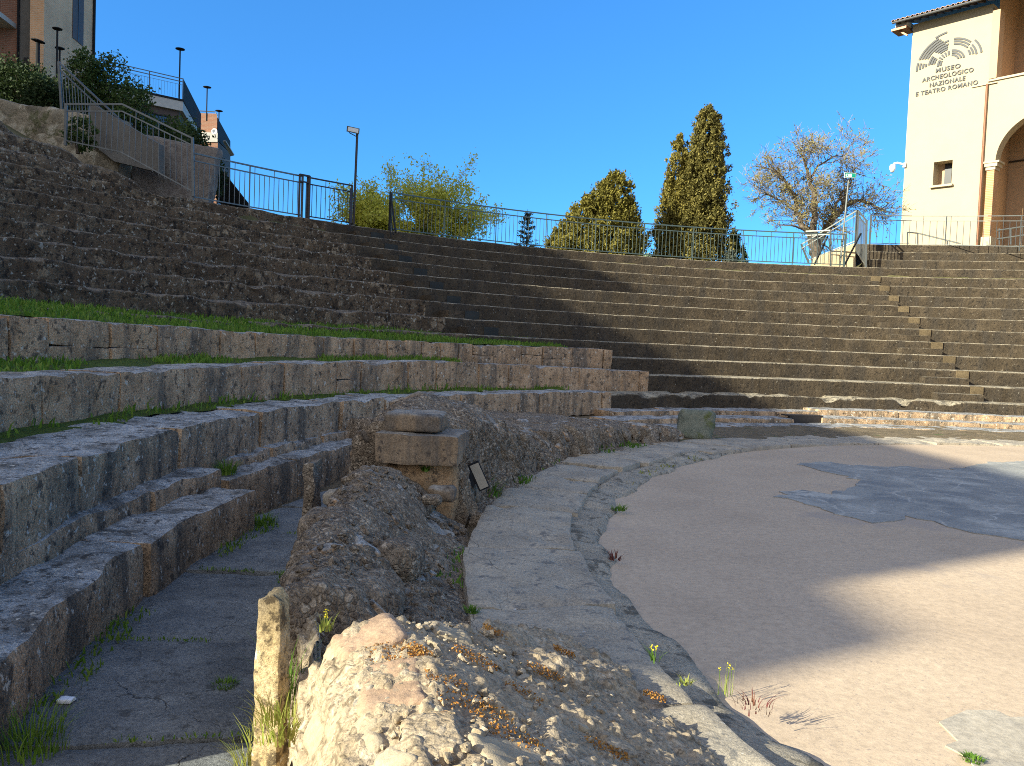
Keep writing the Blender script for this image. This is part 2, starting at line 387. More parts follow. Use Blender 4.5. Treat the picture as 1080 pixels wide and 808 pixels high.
M['retwall'] = stone('pale_retaining_masonry', [(0.15, 0.12, 0.085), (0.27, 0.225, 0.165), (0.42, 0.36, 0.27)], s=1.1, fine=0.35,
                    moss=(1.4, 0.57, (0.10, 0.095, 0.04)), rubble=(3.4, (0.14, 0.12, 0.09), (0.46, 0.42, 0.34), 1.0, 0.5), warm=(1.0, 0.98, 0.92), bump=0.9, bd=0.04)
M['ashlar'] = stone('small_stone_wall', [(0.15, 0.115, 0.10), (0.21, 0.165, 0.14), (0.27, 0.215, 0.18)], s=3, fine=0.4,
                    rubble=(6, (0.14, 0.10, 0.085), (0.30, 0.25, 0.21), 1.0), warm=(0.88, 0.97, 1.0), bump=0.7)
M['concrete'] = stone('smooth_grey_concrete', [(0.115, 0.10, 0.085), (0.15, 0.13, 0.11), (0.18, 0.16, 0.135)], s=0.8, fine=0.12, warm=(0.95, 1.0, 1.02), bump=0.2)
M['paleconc'] = stone('pale_parapet_concrete', [(0.33, 0.28, 0.2), (0.38, 0.33, 0.24), (0.43, 0.37, 0.28)], s=1.0, fine=0.12, bump=0.2)
M['rail'] = plain('painted_rail_steel', (0.13, 0.135, 0.13), 0.45, 0.5, 0.2)
M['raillight'] = plain('galvanised_rail_steel', (0.17, 0.175, 0.16), 0.42, 0.6, 0.15)
M['railgreen'] = plain('grey_green_rail_steel', (0.085, 0.115, 0.105), 0.45, 0.4, 0.15)
M['black'] = plain('black_steel', (0.018, 0.019, 0.021), 0.8, 0.0, 0.2, spec=0.15)
M['darkrail'] = plain('dark_bronze_steel', (0.04, 0.034, 0.032), 0.5, 0.4, 0.2)
M['lampglass'] = plain('white_lamp_glass', (0.85, 0.86, 0.86), 0.15, 0.0, 0.02)
M['stucco'] = plain('cream_stucco', (0.415, 0.345, 0.24), 0.92, 0.0, 0.035, 1.4, 0.12, 0.15)
M['stucco2'] = plain('peach_stucco', (0.50, 0.34, 0.21), 0.92, 0.0, 0.05, 1.4, 0.1, 0.15)
M['cream'] = plain('cream_stone_trim', (0.45, 0.38, 0.27), 0.85, 0.0, 0.06, 3.0, 0.1, 0.2)
M['orangebrick'] = brickmat('orange_brick_column', (0.42, 0.20, 0.085), (0.50, 0.26, 0.12), (0.46, 0.33, 0.2), 1.0)
M['copper'] = plain('copper_pipe', (0.27, 0.13, 0.075), 0.5, 0.5, 0.15)
M['wood'] = plain('dark_rafter_wood', (0.05, 0.032, 0.02), 0.8, 0.0, 0.3, 14)
M['tile'] = plain('terracotta_roof_tile', (0.40, 0.26, 0.17), 0.9, 0.0, 0.45, 3.5, 0.3)
M['sign'] = plain('grey_metal_letters', (0.06, 0.06, 0.062), 0.6, 0.0, 0.1)
M['dark'] = plain('dark_window_void', (0.016, 0.014, 0.015), 0.35, 0.0, 0.1)
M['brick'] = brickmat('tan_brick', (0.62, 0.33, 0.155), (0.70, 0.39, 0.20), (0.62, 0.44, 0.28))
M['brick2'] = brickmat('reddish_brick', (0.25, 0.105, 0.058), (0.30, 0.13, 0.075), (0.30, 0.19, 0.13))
M['brown'] = plain('brown_plaster', (0.085, 0.06, 0.05), 0.85, 0.0, 0.15)
M['fascia'] = plain('grey_concrete_fascia', (0.44, 0.42, 0.38), 0.85, 0.0, 0.1)
M['glass'] = plain('blue_reflecting_glass', (0.05, 0.07, 0.09), 0.04, 0.9, 0.02, 1.0, 0.0, 0.9)
M['glass'].node_tree.nodes['Principled BSDF'].inputs['Base Color'].default_value = (0.7, 0.8, 0.85, 1)
M['shutter'] = plain('brown_shutter', (0.08, 0.062, 0.06), 0.7, 0.0, 0.15)
M['bark'] = plain('grey_bark', (0.12, 0.09, 0.065), 0.9, 0.0, 0.4, 9, 0.5)
M['twig'] = plain('pale_twigs', (0.24, 0.19, 0.10), 0.9, 0.0, 0.25, 5)
M['grass'] = leafmat('spring_grass', (0.065, 0.13, 0.012), (0.11, 0.21, 0.02), (0.22, 0.29, 0.05), 2.5, 0.3)
M['drygrass'] = leafmat('straw_grass', (0.20, 0.17, 0.05), (0.30, 0.28, 0.07), (0.30, 0.38, 0.06), 6, 0.3)
M['turf'] = stone('turf_soil', [(0.06, 0.085, 0.014), (0.09, 0.14, 0.02), (0.12, 0.19, 0.028)], s=4, fine=0.5, bump=1.0, bd=0.05)
M['cypress'] = leafmat('olive_cypress', (0.065, 0.058, 0.012), (0.15, 0.125, 0.026), (0.27, 0.215, 0.05), 1.4, 0.15)
M['cypress2'] = leafmat('brownish_cypress', (0.055, 0.052, 0.014), (0.125, 0.108, 0.028), (0.24, 0.195, 0.05), 1.6, 0.15)
M['bush'] = leafmat('golden_cypress', (0.07, 0.065, 0.012), (0.15, 0.13, 0.024), (0.25, 0.21, 0.042), 1.5, 0.15)
M['willow'] = leafmat('yellow_green_leaves', (0.42, 0.42, 0.05), (0.58, 0.55, 0.08), (0.70, 0.66, 0.14), 0.8, 0.4)
M['buds'] = leafmat('pinkish_buds', (0.21, 0.175, 0.07), (0.28, 0.24, 0.09), (0.38, 0.36, 0.10), 0.8, 0.3)
M['hedge'] = leafmat('dark_hedge_leaves', (0.012, 0.024, 0.008), (0.022, 0.04, 0.011), (0.045, 0.062, 0.016), 1.2, 0.2)
M['shrub'] = leafmat('mid_green_shrub_leaves', (0.022, 0.045, 0.012), (0.05, 0.085, 0.02), (0.10, 0.13, 0.03), 1.5, 0.25)
M['conifer'] = leafmat('grey_green_needles', (0.04, 0.05, 0.04), (0.075, 0.085, 0.065), (0.13, 0.14, 0.10), 2, 0.1)
M['agave'] = leafmat('pale_green_leaves', (0.13, 0.19, 0.11), (0.2, 0.27, 0.15), (0.28, 0.34, 0.19), 2, 0.2)
M['weed'] = leafmat('weed_leaves', (0.05, 0.11, 0.012), (0.09, 0.18, 0.02), (0.17, 0.26, 0.04), 5, 0.3)
M['redweed'] = leafmat('dark_red_weed', (0.08, 0.02, 0.022), (0.14, 0.04, 0.04), (0.2, 0.09, 0.05), 9, 0.2)
M['yellow'] = plain('yellow_petals', (0.75, 0.58, 0.02), 0.6)
M['moss'] = leafmat('rusty_moss', (0.20, 0.075, 0.016), (0.36, 0.15, 0.03), (0.46, 0.26, 0.07), 14, 0.2)
M['paper'] = plain('white_paper', (0.75, 0.75, 0.76), 0.7)
M['white'] = plain('white_plastic', (0.80, 0.80, 0.78), 0.35)
M['signgreen'] = plain('green_sign_enamel', (0.0, 0.26, 0.17), 0.3)
M['plank'] = plain('dark_plank', (0.03, 0.024, 0.02), 0.6, 0, 0.3, 12)
M['beige'] = plain('faded_beige_panel', (0.34, 0.30, 0.235), 0.5, 0, 0.1)
exec_parts = True

# ------------------------------------------------------------------ ring builders
def polV(th, R, z):
    a = np.radians(th); return np.stack([OX + R * np.sin(a), OY + R * np.cos(a), z + 0 * a], 1)
def sweep(profile, th, amp, fr=1.6, seed=0, octv=4, post=None):
    """sweep an (R, z) profile round the orchestra; profile may be a function of theta; amp a number or a function of theta"""
    th = np.asarray(th); prof = [profile(t) for t in th] if callable(profile) else [profile] * len(th)
    m = len(prof[0]); TH = np.repeat(th, m)
    RZ = np.array(prof).reshape(-1, 2)
    P = polV(TH, RZ[:, 0], RZ[:, 1])
    A = amp(TH) if callable(amp) else np.full(len(TH), amp)
    P = P + vfbm(P, fr, octv, seed, 0.55) * A[:, None]
    if post is not None: P = post(P, TH, RZ)
    return P, grid_faces(len(th), m)
def ring_block(Rc, thc, L, depth, zb, zt, r=0.03, n=None, seed=0, amp=0.02, fr=2.5, tilt=0.0, yaw=0.0, wob=0.0):
    """one stone laid along the ring: front face at radius Rc"""
    H = zt - zb
    n = n or (max(4, int(L / 0.07)), max(3, int(depth / 0.1)), max(4, int(H / 0.06)))
    V, Fs = rbox((L, depth, H), n, r)
    V = V + np.array([0, depth / 2, H / 2])
    V[:, 2] += tilt * V[:, 0]
    cy, sy = math.cos(yaw), math.sin(yaw)
    V = np.stack([V[:, 0] * cy - V[:, 1] * sy, V[:, 0] * sy + V[:, 1] * cy, V[:, 2]], 1)
    a = math.radians(thc)
    tx = np.array([math.cos(a), -math.sin(a), 0]); ry = np.array([math.sin(a), math.cos(a), 0])
    # bend the block along the ring
    sag = V[:, 0] ** 2 / (2 * Rc)
    V[:, 0] *= 1 + np.clip(V[:, 1], 0, None) / Rc
    P = np.array([OX, OY, zb]) + (V[:, 0:1] * tx) + ((Rc + V[:, 1] - sag)[:, None] * ry) + V[:, 2:3] * np.array([0, 0, 1])
    P = P + vfbm(P + seed * 1.37, fr, 4, seed % 50, 0.55) * amp
    lo = sstep(zb + 0.55 * H, zt, P[:, 2])[:, None]
    P[:, 2] -= (lo[:, 0] * np.maximum(0, fbm(P + seed, 3.1, 3, 5) - 0.12) * wob)
    return P, Fs
def block_course(mb, Rf, zb, zt, depth, th0, th1, Lm, seed, gap=0.012, amp=0.018, r=0.03, jit=0.02, split=0.0, wob=0.1, mi=0, fr=2.5):
    """a course of separate stones; Rf, zb, zt are functions of theta"""
    g = random.Random(seed); th = th0; k = 0
    while th < th1:
        R = Rf(th); L = Lm * g.uniform(0.6, 1.45); L = min(L, max(0.25, math.radians(th1 - th) * R)); dth = math.degrees(L / R); tc = th + dth / 2
        R = Rf(tc); slope = math.radians(dth)
        yaw = -math.atan2(Rf(th + dth) - Rf(th), L) * -1
        b, t = zb(tc), zt(tc)
        if g.random() < split:
            zm = b + (t - b) * g.uniform(0.4, 0.62); parts = [(b, zm + 0.004), (zm - 0.004, t)]
        else: parts = [(b, t)]
        for (q0, q1) in parts:
            k += 1
            V, Fs = ring_block(R + g.uniform(-jit, jit), tc, L - gap, depth, q0, q1 + g.uniform(-jit, jit) * 0.6 * (q1 == t), r, None, seed * 31 + k, amp, fr,
                               tilt=g.uniform(-0.2, 0.2) * jit + (zt(th + dth) - zt(th)) / L, yaw=yaw + g.uniform(-0.015, 0.015) * (len(parts) == 1), wob=wob if q1 == t else 0.0)
            mb.add(V, Fs, mi)
        th += dth
    return mb

# ------------------------------------------------------------------ ground
def hill(x, y):
    """height of the ground outside the seating bank"""
    x = np.asarray(x, float); y = np.asarray(y, float)
    h = np.interp(-x, [-5, 6, 9, 12, 16, 21, 30, 60], [4.5, 4.5, 4.9, 6.1, 8.3, 10.4, 11.5, 14])
    h = 4.5 + (h - 4.5) * sstep(-14, 10, y + 4)
    th = np.degrees(np.arctan2(x - OX, y - OY)); R = np.hypot(x - OX, y - OY)
    h = h + 1.05 * sstep(6.6, 7.4, th) * sstep(24.3, 24.9, R) * (1 - sstep(70, 90, th))
    h = np.where((th < -48) & (R < 25.6), np.minimum(h, 4.35 + 1.15 * sstep(23.2, 25.2, R) * sstep(50, 56, -th)), h)
    far = sstep(60, 220, R)
    return h * (1 - far) + (2.0 + 0.02 * 0) * far
def terrain():
    th = np.concatenate([np.arange(-180, -130, 5), np.arange(-130, 60, 1.5), np.arange(60, 181, 5)])
    Rr = np.array([0.0, 4, 8.5, 10, 14, 18, 20.9, 21.95, 22.4, 23, 23.6, 24.2, 25, 26, 27.5, 29, 31, 33, 36, 39, 43, 48, 54, 62, 75, 95, 130, 200, 400, 900, 2500])
    V = []
    for t in th:
        p = polV(np.full(len(Rr), t), Rr, 0.0)
        w = sstep(-128, -106, t) * (1 - sstep(70, 110, t))
        z = np.where(Rr > 21.5, hill(p[:, 0], p[:, 1]) - 0.03, -0.45) * (w) + (-0.32) * (1 - w)
        z = np.where(Rr <= 21.5, np.minimum(z, -0.32), z)
        p[:, 2] = z + np.where(Rr > 24, fbm(p, 0.15, 3, 3) * 0.35, 0)
        V.append(p)
    V = np.concatenate(V)
    return tag(mesh_obj('ground', V, grid_faces(len(th), len(Rr)), M['terrain'], None, True), kind='structure')
terrain()

# orchestra floor: one sheet, the circle and the open side behind the photographer
def orchestra():
    n = 220; V = [(OX, OY, 0.0)]; Fs = []
    rr = np.linspace(0.5, 9.0, 60); ths = np.linspace(-180, 180, n + 1)[:-1]
    for r in rr:
        p = polV(ths, np.full(n, r), 0.0); p[:, 2] += fbm(p, 0.55, 3, 2) * 0.005
        V += p.tolist()
    Fs = [(0, 1 + j, 1 + (j + 1) % n) for j in range(n)]
    for i in range(len(rr) - 1):
        for j in range(n):
            Fs.append((1 + i * n + j, 1 + (i + 1) * n + j, 1 + (i + 1) * n + (j + 1) % n, 1 + i * n + (j + 1) % n))
    return tag(mesh_obj('orchestra_floor', V, Fs, M['floor'], None, True), kind='structure')
orchestra()
def flag_patch(name, poly, seed, mat='flag'):
    """flat patch of old flagstones lying flush in the mortar, ragged outline"""
    g = random.Random(seed); out = []
    for i in range(len(poly)):
        a = Vector(poly[i]); b = Vector(poly[(i + 1) % len(poly)]); k = max(1, int((b - a).length / 0.12))
        for j in range(k):
            q = a.lerp(b, j / k); w = 0.075 if k > 1 else 0
            out.append((q.x + g.uniform(-w, w), q.y + g.uniform(-w, w), 0.008))
    return tag(MB().prism([(q[0], q[1]) for q in out], -0.03, 0.008).build(name, M[mat]), kind='structure')
flag_patch('flagstone_paving', [(2.67, 7.89), (3.02, 8.39), (3.3, 8.2), (4.11, 9.19), (3.9, 9.9), (3.72, 10.44), (4.19, 10.84), (4.57, 10.59), (5.35, 10.62), (5.85, 10.5), (6.9, 11.5), (9.5, 12.6), (10.5, 9.2), (6.8, 5.6), (4.5, 5.55), (4.1, 6.29), (3.89, 6.58), (3.61, 7.13), (3.17, 6.81), (2.99, 7.05), (2.83, 7.53)], 3)
flag_patch('flagstone_paving', [(1.69, 3.02), (1.82, 3.07), (2.2, 3.1), (3.4, 3.0), (3.2, 1.6), (2.0, 1.9), (1.63, 2.62), (1.64, 2.77), (1.61, 2.83), (1.68, 2.87)], 5, 'flagpale')

# passage paving between the low wall and the lowest bench: big flat slabs
PJ = []; mb = MB(); g = random.Random(4); th = -135.0
while th < -63:
    L = g.uniform(0.55, 1.3); d = math.degrees(L / 11.3)
    d = math.degrees(L / 10.5); PJ.append(th); V, Fs = ring_block(10.5, th + d / 2, L - 0.02, 1.62, -0.40, -0.25 + g.uniform(-0.012, 0.012), 0.025, (26, 36, 2), int(th * 3) % 97, 0.022, 2.6, tilt=g.uniform(-.012, .012), wob=0.02)
    mb.add(V, Fs); th += d
tag(mb.build('passage_paving', M['paving'], None, True), kind='structure')
# soil bed under passage and rubble zones
Vs, Fs = sweep([(8.8, -0.06), (9.3, -0.03), (9.9, 0.0), (10.4, -0.12), (10.8, -0.33), (12.0, -0.36), (13.7, -0.2)], np.arange(-135, -62, 1.0), 0.03, 2.0, 9)
tag(mesh_obj('soil_bed', Vs, Fs, M['soil'], None, True), kind='structure')
Vs, Fs = sweep([(8.8, -0.06), (9.3, -0.03), (9.9, 0.035), (10.3, 0.05), (10.8, 0.03), (11.3, 0.05), (11.7, 0.05), (12.6, 0.05), (13.7, 0.1)], np.arange(-63, 60, 0.5), 0.04, 2.5, 19)
tag(mesh_obj('rubble_ground', Vs, Fs, M['soil'], None, True), kind='structure')

# ------------------------------------------------------------------ border of pale slabs round the orchestra
bk = thing('slab_border', 'curved border of worn pale grey slabs edging the pink orchestra floor', 'kerb', pol(-85, 9.5, 0))
mb = MB(); g = random.Random(12); th = -136.0; k = 0
while th < 58:
    L = g.uniform(0.85, 1.75) if th > -60 else g.uniform(0.75, 1.3)
    d = math.degrees(L / 9.13); tc = th + d / 2; k += 1
    Rin = 9.13 + 0.05 * math.sin(th * 0.35) + g.uniform(-0.07, 0.06)
    Ro = float(np.interp(tc, [-100, -70, -50, -30, 0, 20], [9.84, 9.84, 10.1, 10.02, 9.95, 9.95]))
    zt = float(np.interp(tc, [-100, -60, -45, 0, 40], [0.105, 0.10, 0.055, 0.03, 0.035])) + g.uniform(-0.008, 0.008)
    if tc > -50: Rin = 8.98 + g.uniform(-0.03, 0.05)
    V, Fs = ring_block(Rin, tc, L - g.uniform(0.03, 0.06), Ro - Rin, -0.16, zt, 0.022, (int(L / 0.035), 24, 6), k * 7 + 1, 0.03, 2.6, tilt=g.uniform(-0.012, 0.012), yaw=g.uniform(-0.03, 0.03), wob=0.06)
    # ragged inner edge
    mb.add(V, Fs); th += d
mb.build('border_slab', M['ringstone'], bk, True)
def led(t):
    i = 8.86 + 0.05 * math.sin(t * 0.9) * math.sin(t * 0.23) + 0.05 * math.sin(t * 0.12)
    return [(i, -0.05), (i + 0.005, 0.0), (i + 0.03, 0.028), (i + 0.09, 0.035), (i + 0.16, 0.045), (i + 0.22, 0.05), (i + 0.3, 0.05), (i + 0.36, 0.03)]
Vs, Fs = sweep(led, np.arange(-136, -46, 0.2), 0.035, 4.0, 33)
mesh_obj('lower_ledge', Vs, Fs, M['ledge'], bk, True)

# ------------------------------------------------------------------ the great bank of seating: twelve rows
HR, DR, R1, Z1 = 0.3641, 0.7625, 13.5176, 0.5383
seat = thing('seating_bank', 'great curved bank of dark weathered stone seating steps rising to the railing', 'seating', pol(-30, 13.5, 0.5))
def row_profile(k, top=None):
    R = R1 + (k - 1) * DR; Z = Z1 + (k - 1) * HR; zl = Z - HR - 0.04 if k > 1 else 0.0
    hs = list(np.linspace(zl, Z - 0.035, 7))
    pr = [(R + 0.004 * (i % 2), q) for i, q in enumerate(hs)]
    pr += [(R + 0.006, Z - 0.016), (R + 0.018, Z - 0.004), (R + 0.045, Z + 0.001), (R + 0.16, Z + 0.004), (R + 0.4, Z + 0.008), (R + 0.6, Z + 0.01), (R + DR + (0.5 if top else 0.06), Z + 0.012)]
    return pr
def rough(th): return 0.012 + 0.055 * (1 - sstep(-52, -34, th)) 
for k in range(1, 13):
    def wear(P, TH, RZ, k=k):
        Z = Z1 + (k - 1) * HR
        lip = np.exp(-((RZ[:, 1] - Z) / 0.09) ** 2)
        n = np.maximum(0, fbm(P, 1.1, 4, 60 + k) - 0.02)
        P[:, 2] -= lip * n * (0.02 + 0.13 * (1 - sstep(-56, -40, TH))) * (RZ[:, 0] < R1 + (k - 1) * DR + 0.3)
        if k == 1:
            P[:, 2] -= lip * np.maximum(0, fbm(P, 2.2, 4, 90) - 0.05) * 0.25
        return P
    fine = np.arange(-105.5, 46, 0.28)
    lim = np.interp(k, [1, 12], [46, 30])
    # rubble-built west part and concrete part meet at the stairway line
    tl = fine[fine <= -42.0]; tr = np.concatenate([[-42.0], fine[(fine > -42.0) & (fine < lim)]])
    A, FA = sweep(row_profile(k, k == 12), np.append(tl, -42.0), rough, 2.2, k, 4, wear)
    B, FB = sweep(row_profile(k, k == 12), tr, rough, 2.2, k, 4, wear)
    V = np.concatenate([A, B]); Fs = FA + [tuple(i + len(A) for i in f) for f in FB]
    mi = [0] * len(FA) + [1] * len(FB)
    if k <= 3:   # hidden behind the old walls on the west side: keep only what stands clear of them
        cut = {1: -33.5, 2: -27.5, 3: -30.0}[k]
        V, Fs = sweep(row_profile(k), fine[(fine > cut - 1.5) & (fine < lim)], rough, 2.2, k, 4, wear); mi = [1] * len(Fs)
    mesh_obj('seating_row', V, Fs, [M['rowrough'], M['row']], seat, True, mi)
ew = [(11.9, -0.3)] + [q for k in range(1, 13) for q in ((R1 + (k - 1) * DR, Z1 + (k - 2) * HR - 0.02), (R1 + (k - 1) * DR, Z1 + (k - 1) * HR - 0.02))] + [(22.8, Z1 + 11 * HR - 0.02), (22.8, -0.3)]
V = []; n = len(ew)
for t_ in (-105.3, -106.6):
    V += [tuple(pol(t_, r, z)) for r, z in ew]
mesh_obj('end_wall', V, [tuple(range(n)), tuple(range(2 * n - 1, n - 1, -1))] + [(i, n + i, n + (i + 1) % n, (i + 1) % n) for i in range(n)], M['rowrough'], seat)
# half-height steps of the two stairways
for k in range(2, 12):
    R = R1 + (k - 1) * DR; Z = Z1 + (k - 1) * HR
    tc = 6.3 - 0.09 * (k - 2) + 0.15
    w = math.degrees(1.05 / R)
    V, Fs = ring_block(R - 0.33, tc - w / 2, 1.05, 0.36, Z - HR - 0.01, Z - HR * 0.52, 0.015, (16, 4, 4), k, 0.006)
    mesh_obj('stair_step', V, Fs, M['row'], seat, True)
    V, Fs = ring_block(R - 0.03, tc - 0.02 * w, 0.30, 0.3, Z - HR * 0.55, Z - 0.004, 0.012, (4, 4, 4), k + 40, 0.005)
    mesh_obj('stair_block', V, Fs, M['step'], seat, True)
for k in range(5, 13):
    R = R1 + (k - 1) * DR; Z = Z1 + (k - 1) * HR; w = math.degrees(0.5 / R)
    V, Fs = ring_block(R - 0.36, -38.3 - w / 2, 0.95, 0.38, Z - HR - 0.01, Z - HR * 0.5, 0.012, (12, 4, 4), k + 80, 0.006)
    mesh_obj('stair_step', V, Fs, M['row'], seat, True)
    V, Fs = ring_block(R - 0.375, -38.3 - w / 2 + 0.35 * w, 0.40, 0.3, Z - HR * 0.98, Z - HR * 0.5 + 0.012, 0.008, (6, 4, 4), k + 90, 0.004)
    mesh_obj('dark_tread', V, Fs, M['stepdark'], seat, True)

# lower steps in front of the first row on the far side
low = thing('low_front_steps', 'two low crumbling stone steps at the foot of the lit seating', 'steps', pol(-10, 12.4, 0.05))
for (R, zb, zt, d, t0, t1, s, nm, lm) in ((12.15, 0.0, 0.15, 0.75, -39, -17.6, 5, 'worn_step', 1.5), (12.85, 0.08, 0.245, 0.75, -36, -12, 6, 'worn_step', 1.2), (11.35, -0.05, 0.065, 0.85, -36, 45, 7, 'worn_step', 1.9),
                                          (12.2, 0.0, 0.17, 0.7, -14.2, 45, 8, 'worn_step', 1.6), (12.85, 0.1, 0.30, 0.72, -12.5, 45, 9, 'worn_step', 1.9)):
    mb = MB()
    block_course(mb, lambda t: R, lambda t: zb, lambda t: zt, d, t0, t1, lm, s, gap=0.006, jit=0.006, amp=0.02, wob=0.05, r=0.03)
    mb.build(nm, M['blockdark'], low, True)
mb = MB(); a = math.radians(-15.9); tx = Vector((math.cos(a), -math.sin(a), 0)); ry = Vector((math.sin(a), math.cos(a), 0))
pk = pol(-15.9, 12.3, 0.11)
mb.box(pk, (0.40, 0.04, 0.075), (tx, ry, Vector((0, 0, 1)))); mb.box(pk + Vector((0, 0, 0.085)) + ry * 0.1, (0.42, 0.14, 0.012), (tx, ry, Vector((0, 0, 1))))
tag(mb.build('plank_step', M['plank']), 'dark wooden step board bridging a gap in the low stone steps', 'step board')

# upper flight beside the museum (rows above the rim on the right) and its landing
up = thing('upper_steps', 'three lighter upper steps below the museum terrace railing', 'steps', pol(14, 22.6, 4.5))
for i in range(3):
    R = R1 + 11 * DR + 0.76 * (i + 1); Z = Z1 + 11 * HR + 0.364 * (i + 1)
    pr = [(R, Z - 0.42), (R, Z - 0.3), (R + 0.003, Z - 0.2), (R, Z - 0.1), (R, Z - 0.035), (R + 0.006, Z - 0.014), (R + 0.02, Z - 0.003), (R + 0.05, Z), (R + 0.3, Z + 0.004), (R + (0.84 if i < 2 else 3.5), Z + 0.008)]
    V, Fs = sweep(pr, np.arange(6.35 - 0.12 * i, 31, 0.25), 0.012, 2.2, 70 + i)
    n = len(pr); V2 = V[:n]; c = len(V)
    Vc = np.concatenate([V, [[V[n - 1][0], V[n - 1][1], Z - 0.5]]]); Fs = Fs + [tuple(range(n - 1, -1, -1)) + (c,)]
    mesh_obj('seating_row', Vc, Fs, M['row'], up, True)
# broken rubble rows above the rim on the far left
mound = thing('rubble_mound', 'crumbling mound of dark rubble rows below the left hand stair railing', 'rubble', pol(-62, 22.4, 4.5))
for i in range(4):
    R = R1 + 11 * DR + 0.60 * (i + 0.8); Z = Z1 + 11 * HR + 0.40 * (i + 1)
    e = -52.5 - 2.6 * i
    th = np.arange(-105.5, e, 0.25)
    def pr(t, R=R, Z=Z, e=e, i=i):
        f = float(sstep(0, 3.0, e - t)); zz = Z - (1 - f) * 0.45
        return [(R, Z - 0.5 - (1 - f) * .2), (R, zz - 0.36 - (1 - f) * .2), (R, zz - 0.24), (R + 0.01, zz - 0.12), (R + 0.02, zz - 0.05), (R + 0.06, zz - 0.01), (R + 0.15, zz + 0.01), (R + 0.4, zz + 0.03), (R + 0.8, zz + 0.05), (R + 1.3, zz - 0.05)]
    V, Fs = sweep(pr, th, 0.11, 2.4, 120 + i, 5)
    mesh_obj('rubble_row', V, Fs, M['rowrough'], mound, True)

# ------------------------------------------------------------------ the old restored walls on the left (lowest benches)
RA = lambda t: float(np.interp(t, [-125, -90, -70, -50, -30], [14.4, 14.55, 14.7, 14.85, 15.0]))
ZA = lambda t: float(np.interp(t, [-120, -80, -65, -50, -30], [1.52, 1.515, 1.46, 1.44, 1.445]))
RB = lambda t: float(np.interp(t, [-125, -95, -85, -70, -50, -30], [13.0, 13.1, 13.3, 13.6, 14.05, 14.25]))
ZB = lambda t: float(np.interp(t, [-120, -80, -65, -50, -40, -28], [1.02, 1.02, 1.065, 1.10, 1.05, 0.985]))
RC = lambda t: float(np.interp(t, [-130, -95.5, -85.5, -79, -72, -60, -48, -34], [11.9, 12.15, 12.4, 12.58, 12.8, 13.05, 13.2, 13.5]))
ZC = lambda t: float(np.interp(t, [-120, -60, -34], [0.60, 0.60, 0.575]))
wa = thing('retaining_wall', 'uppermost low wall of brown squared blocks with grass along its top', 'wall', pol(-60, 14.7, 1.1))
mb = MB(); block_course(mb, RA, lambda t: 0.98, ZA, 0.45, -104, -30.2, 0.62, 41, gap=0.007, split=0.42, amp=0.03, jit=0.014, wob=0.15, r=0.025)
mb.build('stone_course', M['block'], wa, True)
wb = thing('retaining_wall', 'middle low wall of brown blocks with black streaks between two grass strips', 'wall', pol(-60, 13.7, 0.7))
mb = MB(); block_course(mb, RB, lambda t: 0.52, ZB, 0.62, -103.5, -27.4, 0.85, 43, gap=0.006, split=0.10, amp=0.028, jit=0.008, wob=0.10, r=0.025)
mb.build('stone_course', M['block'], wb, True)
wc = thing('stone_bench', 'broad curved bench of big worn blocks with a flat grey seat above the passage', 'bench', pol(-75, 12.7, 0.3))
mb = MB(); block_course(mb, RC, lambda t: 0.10, ZC, 0.86, -102.6, -34.0, 1.7, 47, gap=0.005, split=0.0, amp=0.035, jit=0.003, wob=0.07, r=0.035)
mb.build('stone_course', M['blockdark'], wc, True)
pf = lambda t: [(RC(t) + 0.15, -0.3), (RC(t) + 0.3, 0.35), (RC(t) + 0.55, ZC(t) - 0.12), (RB(t) + 0.12, ZC(t) - 0.12), (RB(t) + 0.25, ZB(t) - 0.25), (RA(t) + 0.12, ZB(t) - 0.12), (RA(t) + 0.22, ZA(t) - 0.2), (16.5, ZA(t) - 0.1), (16.5, -0.3)]
tf = np.arange(-102.2, -36, 1.0); V, Fs = sweep(pf, tf, 0.01, 2.0, 15); n = len(pf(0))
Fs += [tuple(range(n - 1, -1, -1)), tuple(range((len(tf) - 1) * n, len(tf) * n))]
tag(mesh_obj('earth_fill', V, Fs, M['soil']), kind='structure')
# lowest bench: two runs, with a step back between them
RD = lambda t: float(np.interp(t, [-130, -100, -95, -88, -80.5], [11.60, 11.68, 11.78, 11.82, 11.86]))
bd = thing('stone_bench', 'lowest near bench of long grey slabs beside the paved passage', 'bench', pol(-95, 11.8, -0.25))
mb = MB(); block_course(mb, RD, lambda t: -0.40, lambda t: 0.10, 0.62, -101.8, -81.5, 2.0, 53, gap=0.006, amp=0.04, jit=0.003, wob=0.07, r=0.045)
mb.build('bench_slab', M['blockdark'], bd, True)
mb = MB(); block_course(mb, lambda t: RD(t) + 0.38, lambda t: 0.0, lambda t: 0.235, 0.4, -102, -81.0, 1.6, 57, gap=0.006, amp=0.03, jit=0.004, wob=0.06, r=0.04)
mb.build('back_ledge', M['blockdark'], bd, True)
RE = lambda t: float(np.interp(t, [-80, -75, -66, -60], [12.28, 12.3, 12.58, 12.75]))
be = thing('stone_bench', 'set back far bench of darker slabs ending behind the cut block pile', 'bench', pol(-72, 12.4, -0.25))
mb = MB(); block_course(mb, RE, lambda t: -0.40, lambda t: 0.11, 0.5, -80.3, -61.0, 1.8, 59, gap=0.006, amp=0.035, jit=0.004, wob=0.07, r=0.045)
mb.build('bench_slab', M['blockdark'], be, True)
mb = MB(); block_course(mb, lambda t: RE(t) + 0.30, lambda t: 0.0, lambda t: 0.22, 0.35, -80, -60, 1.3, 61, amp=0.03, jit=0.015, wob=0.08, r=0.05)
mb.build('back_ledge', M['blockdark'], be, True)

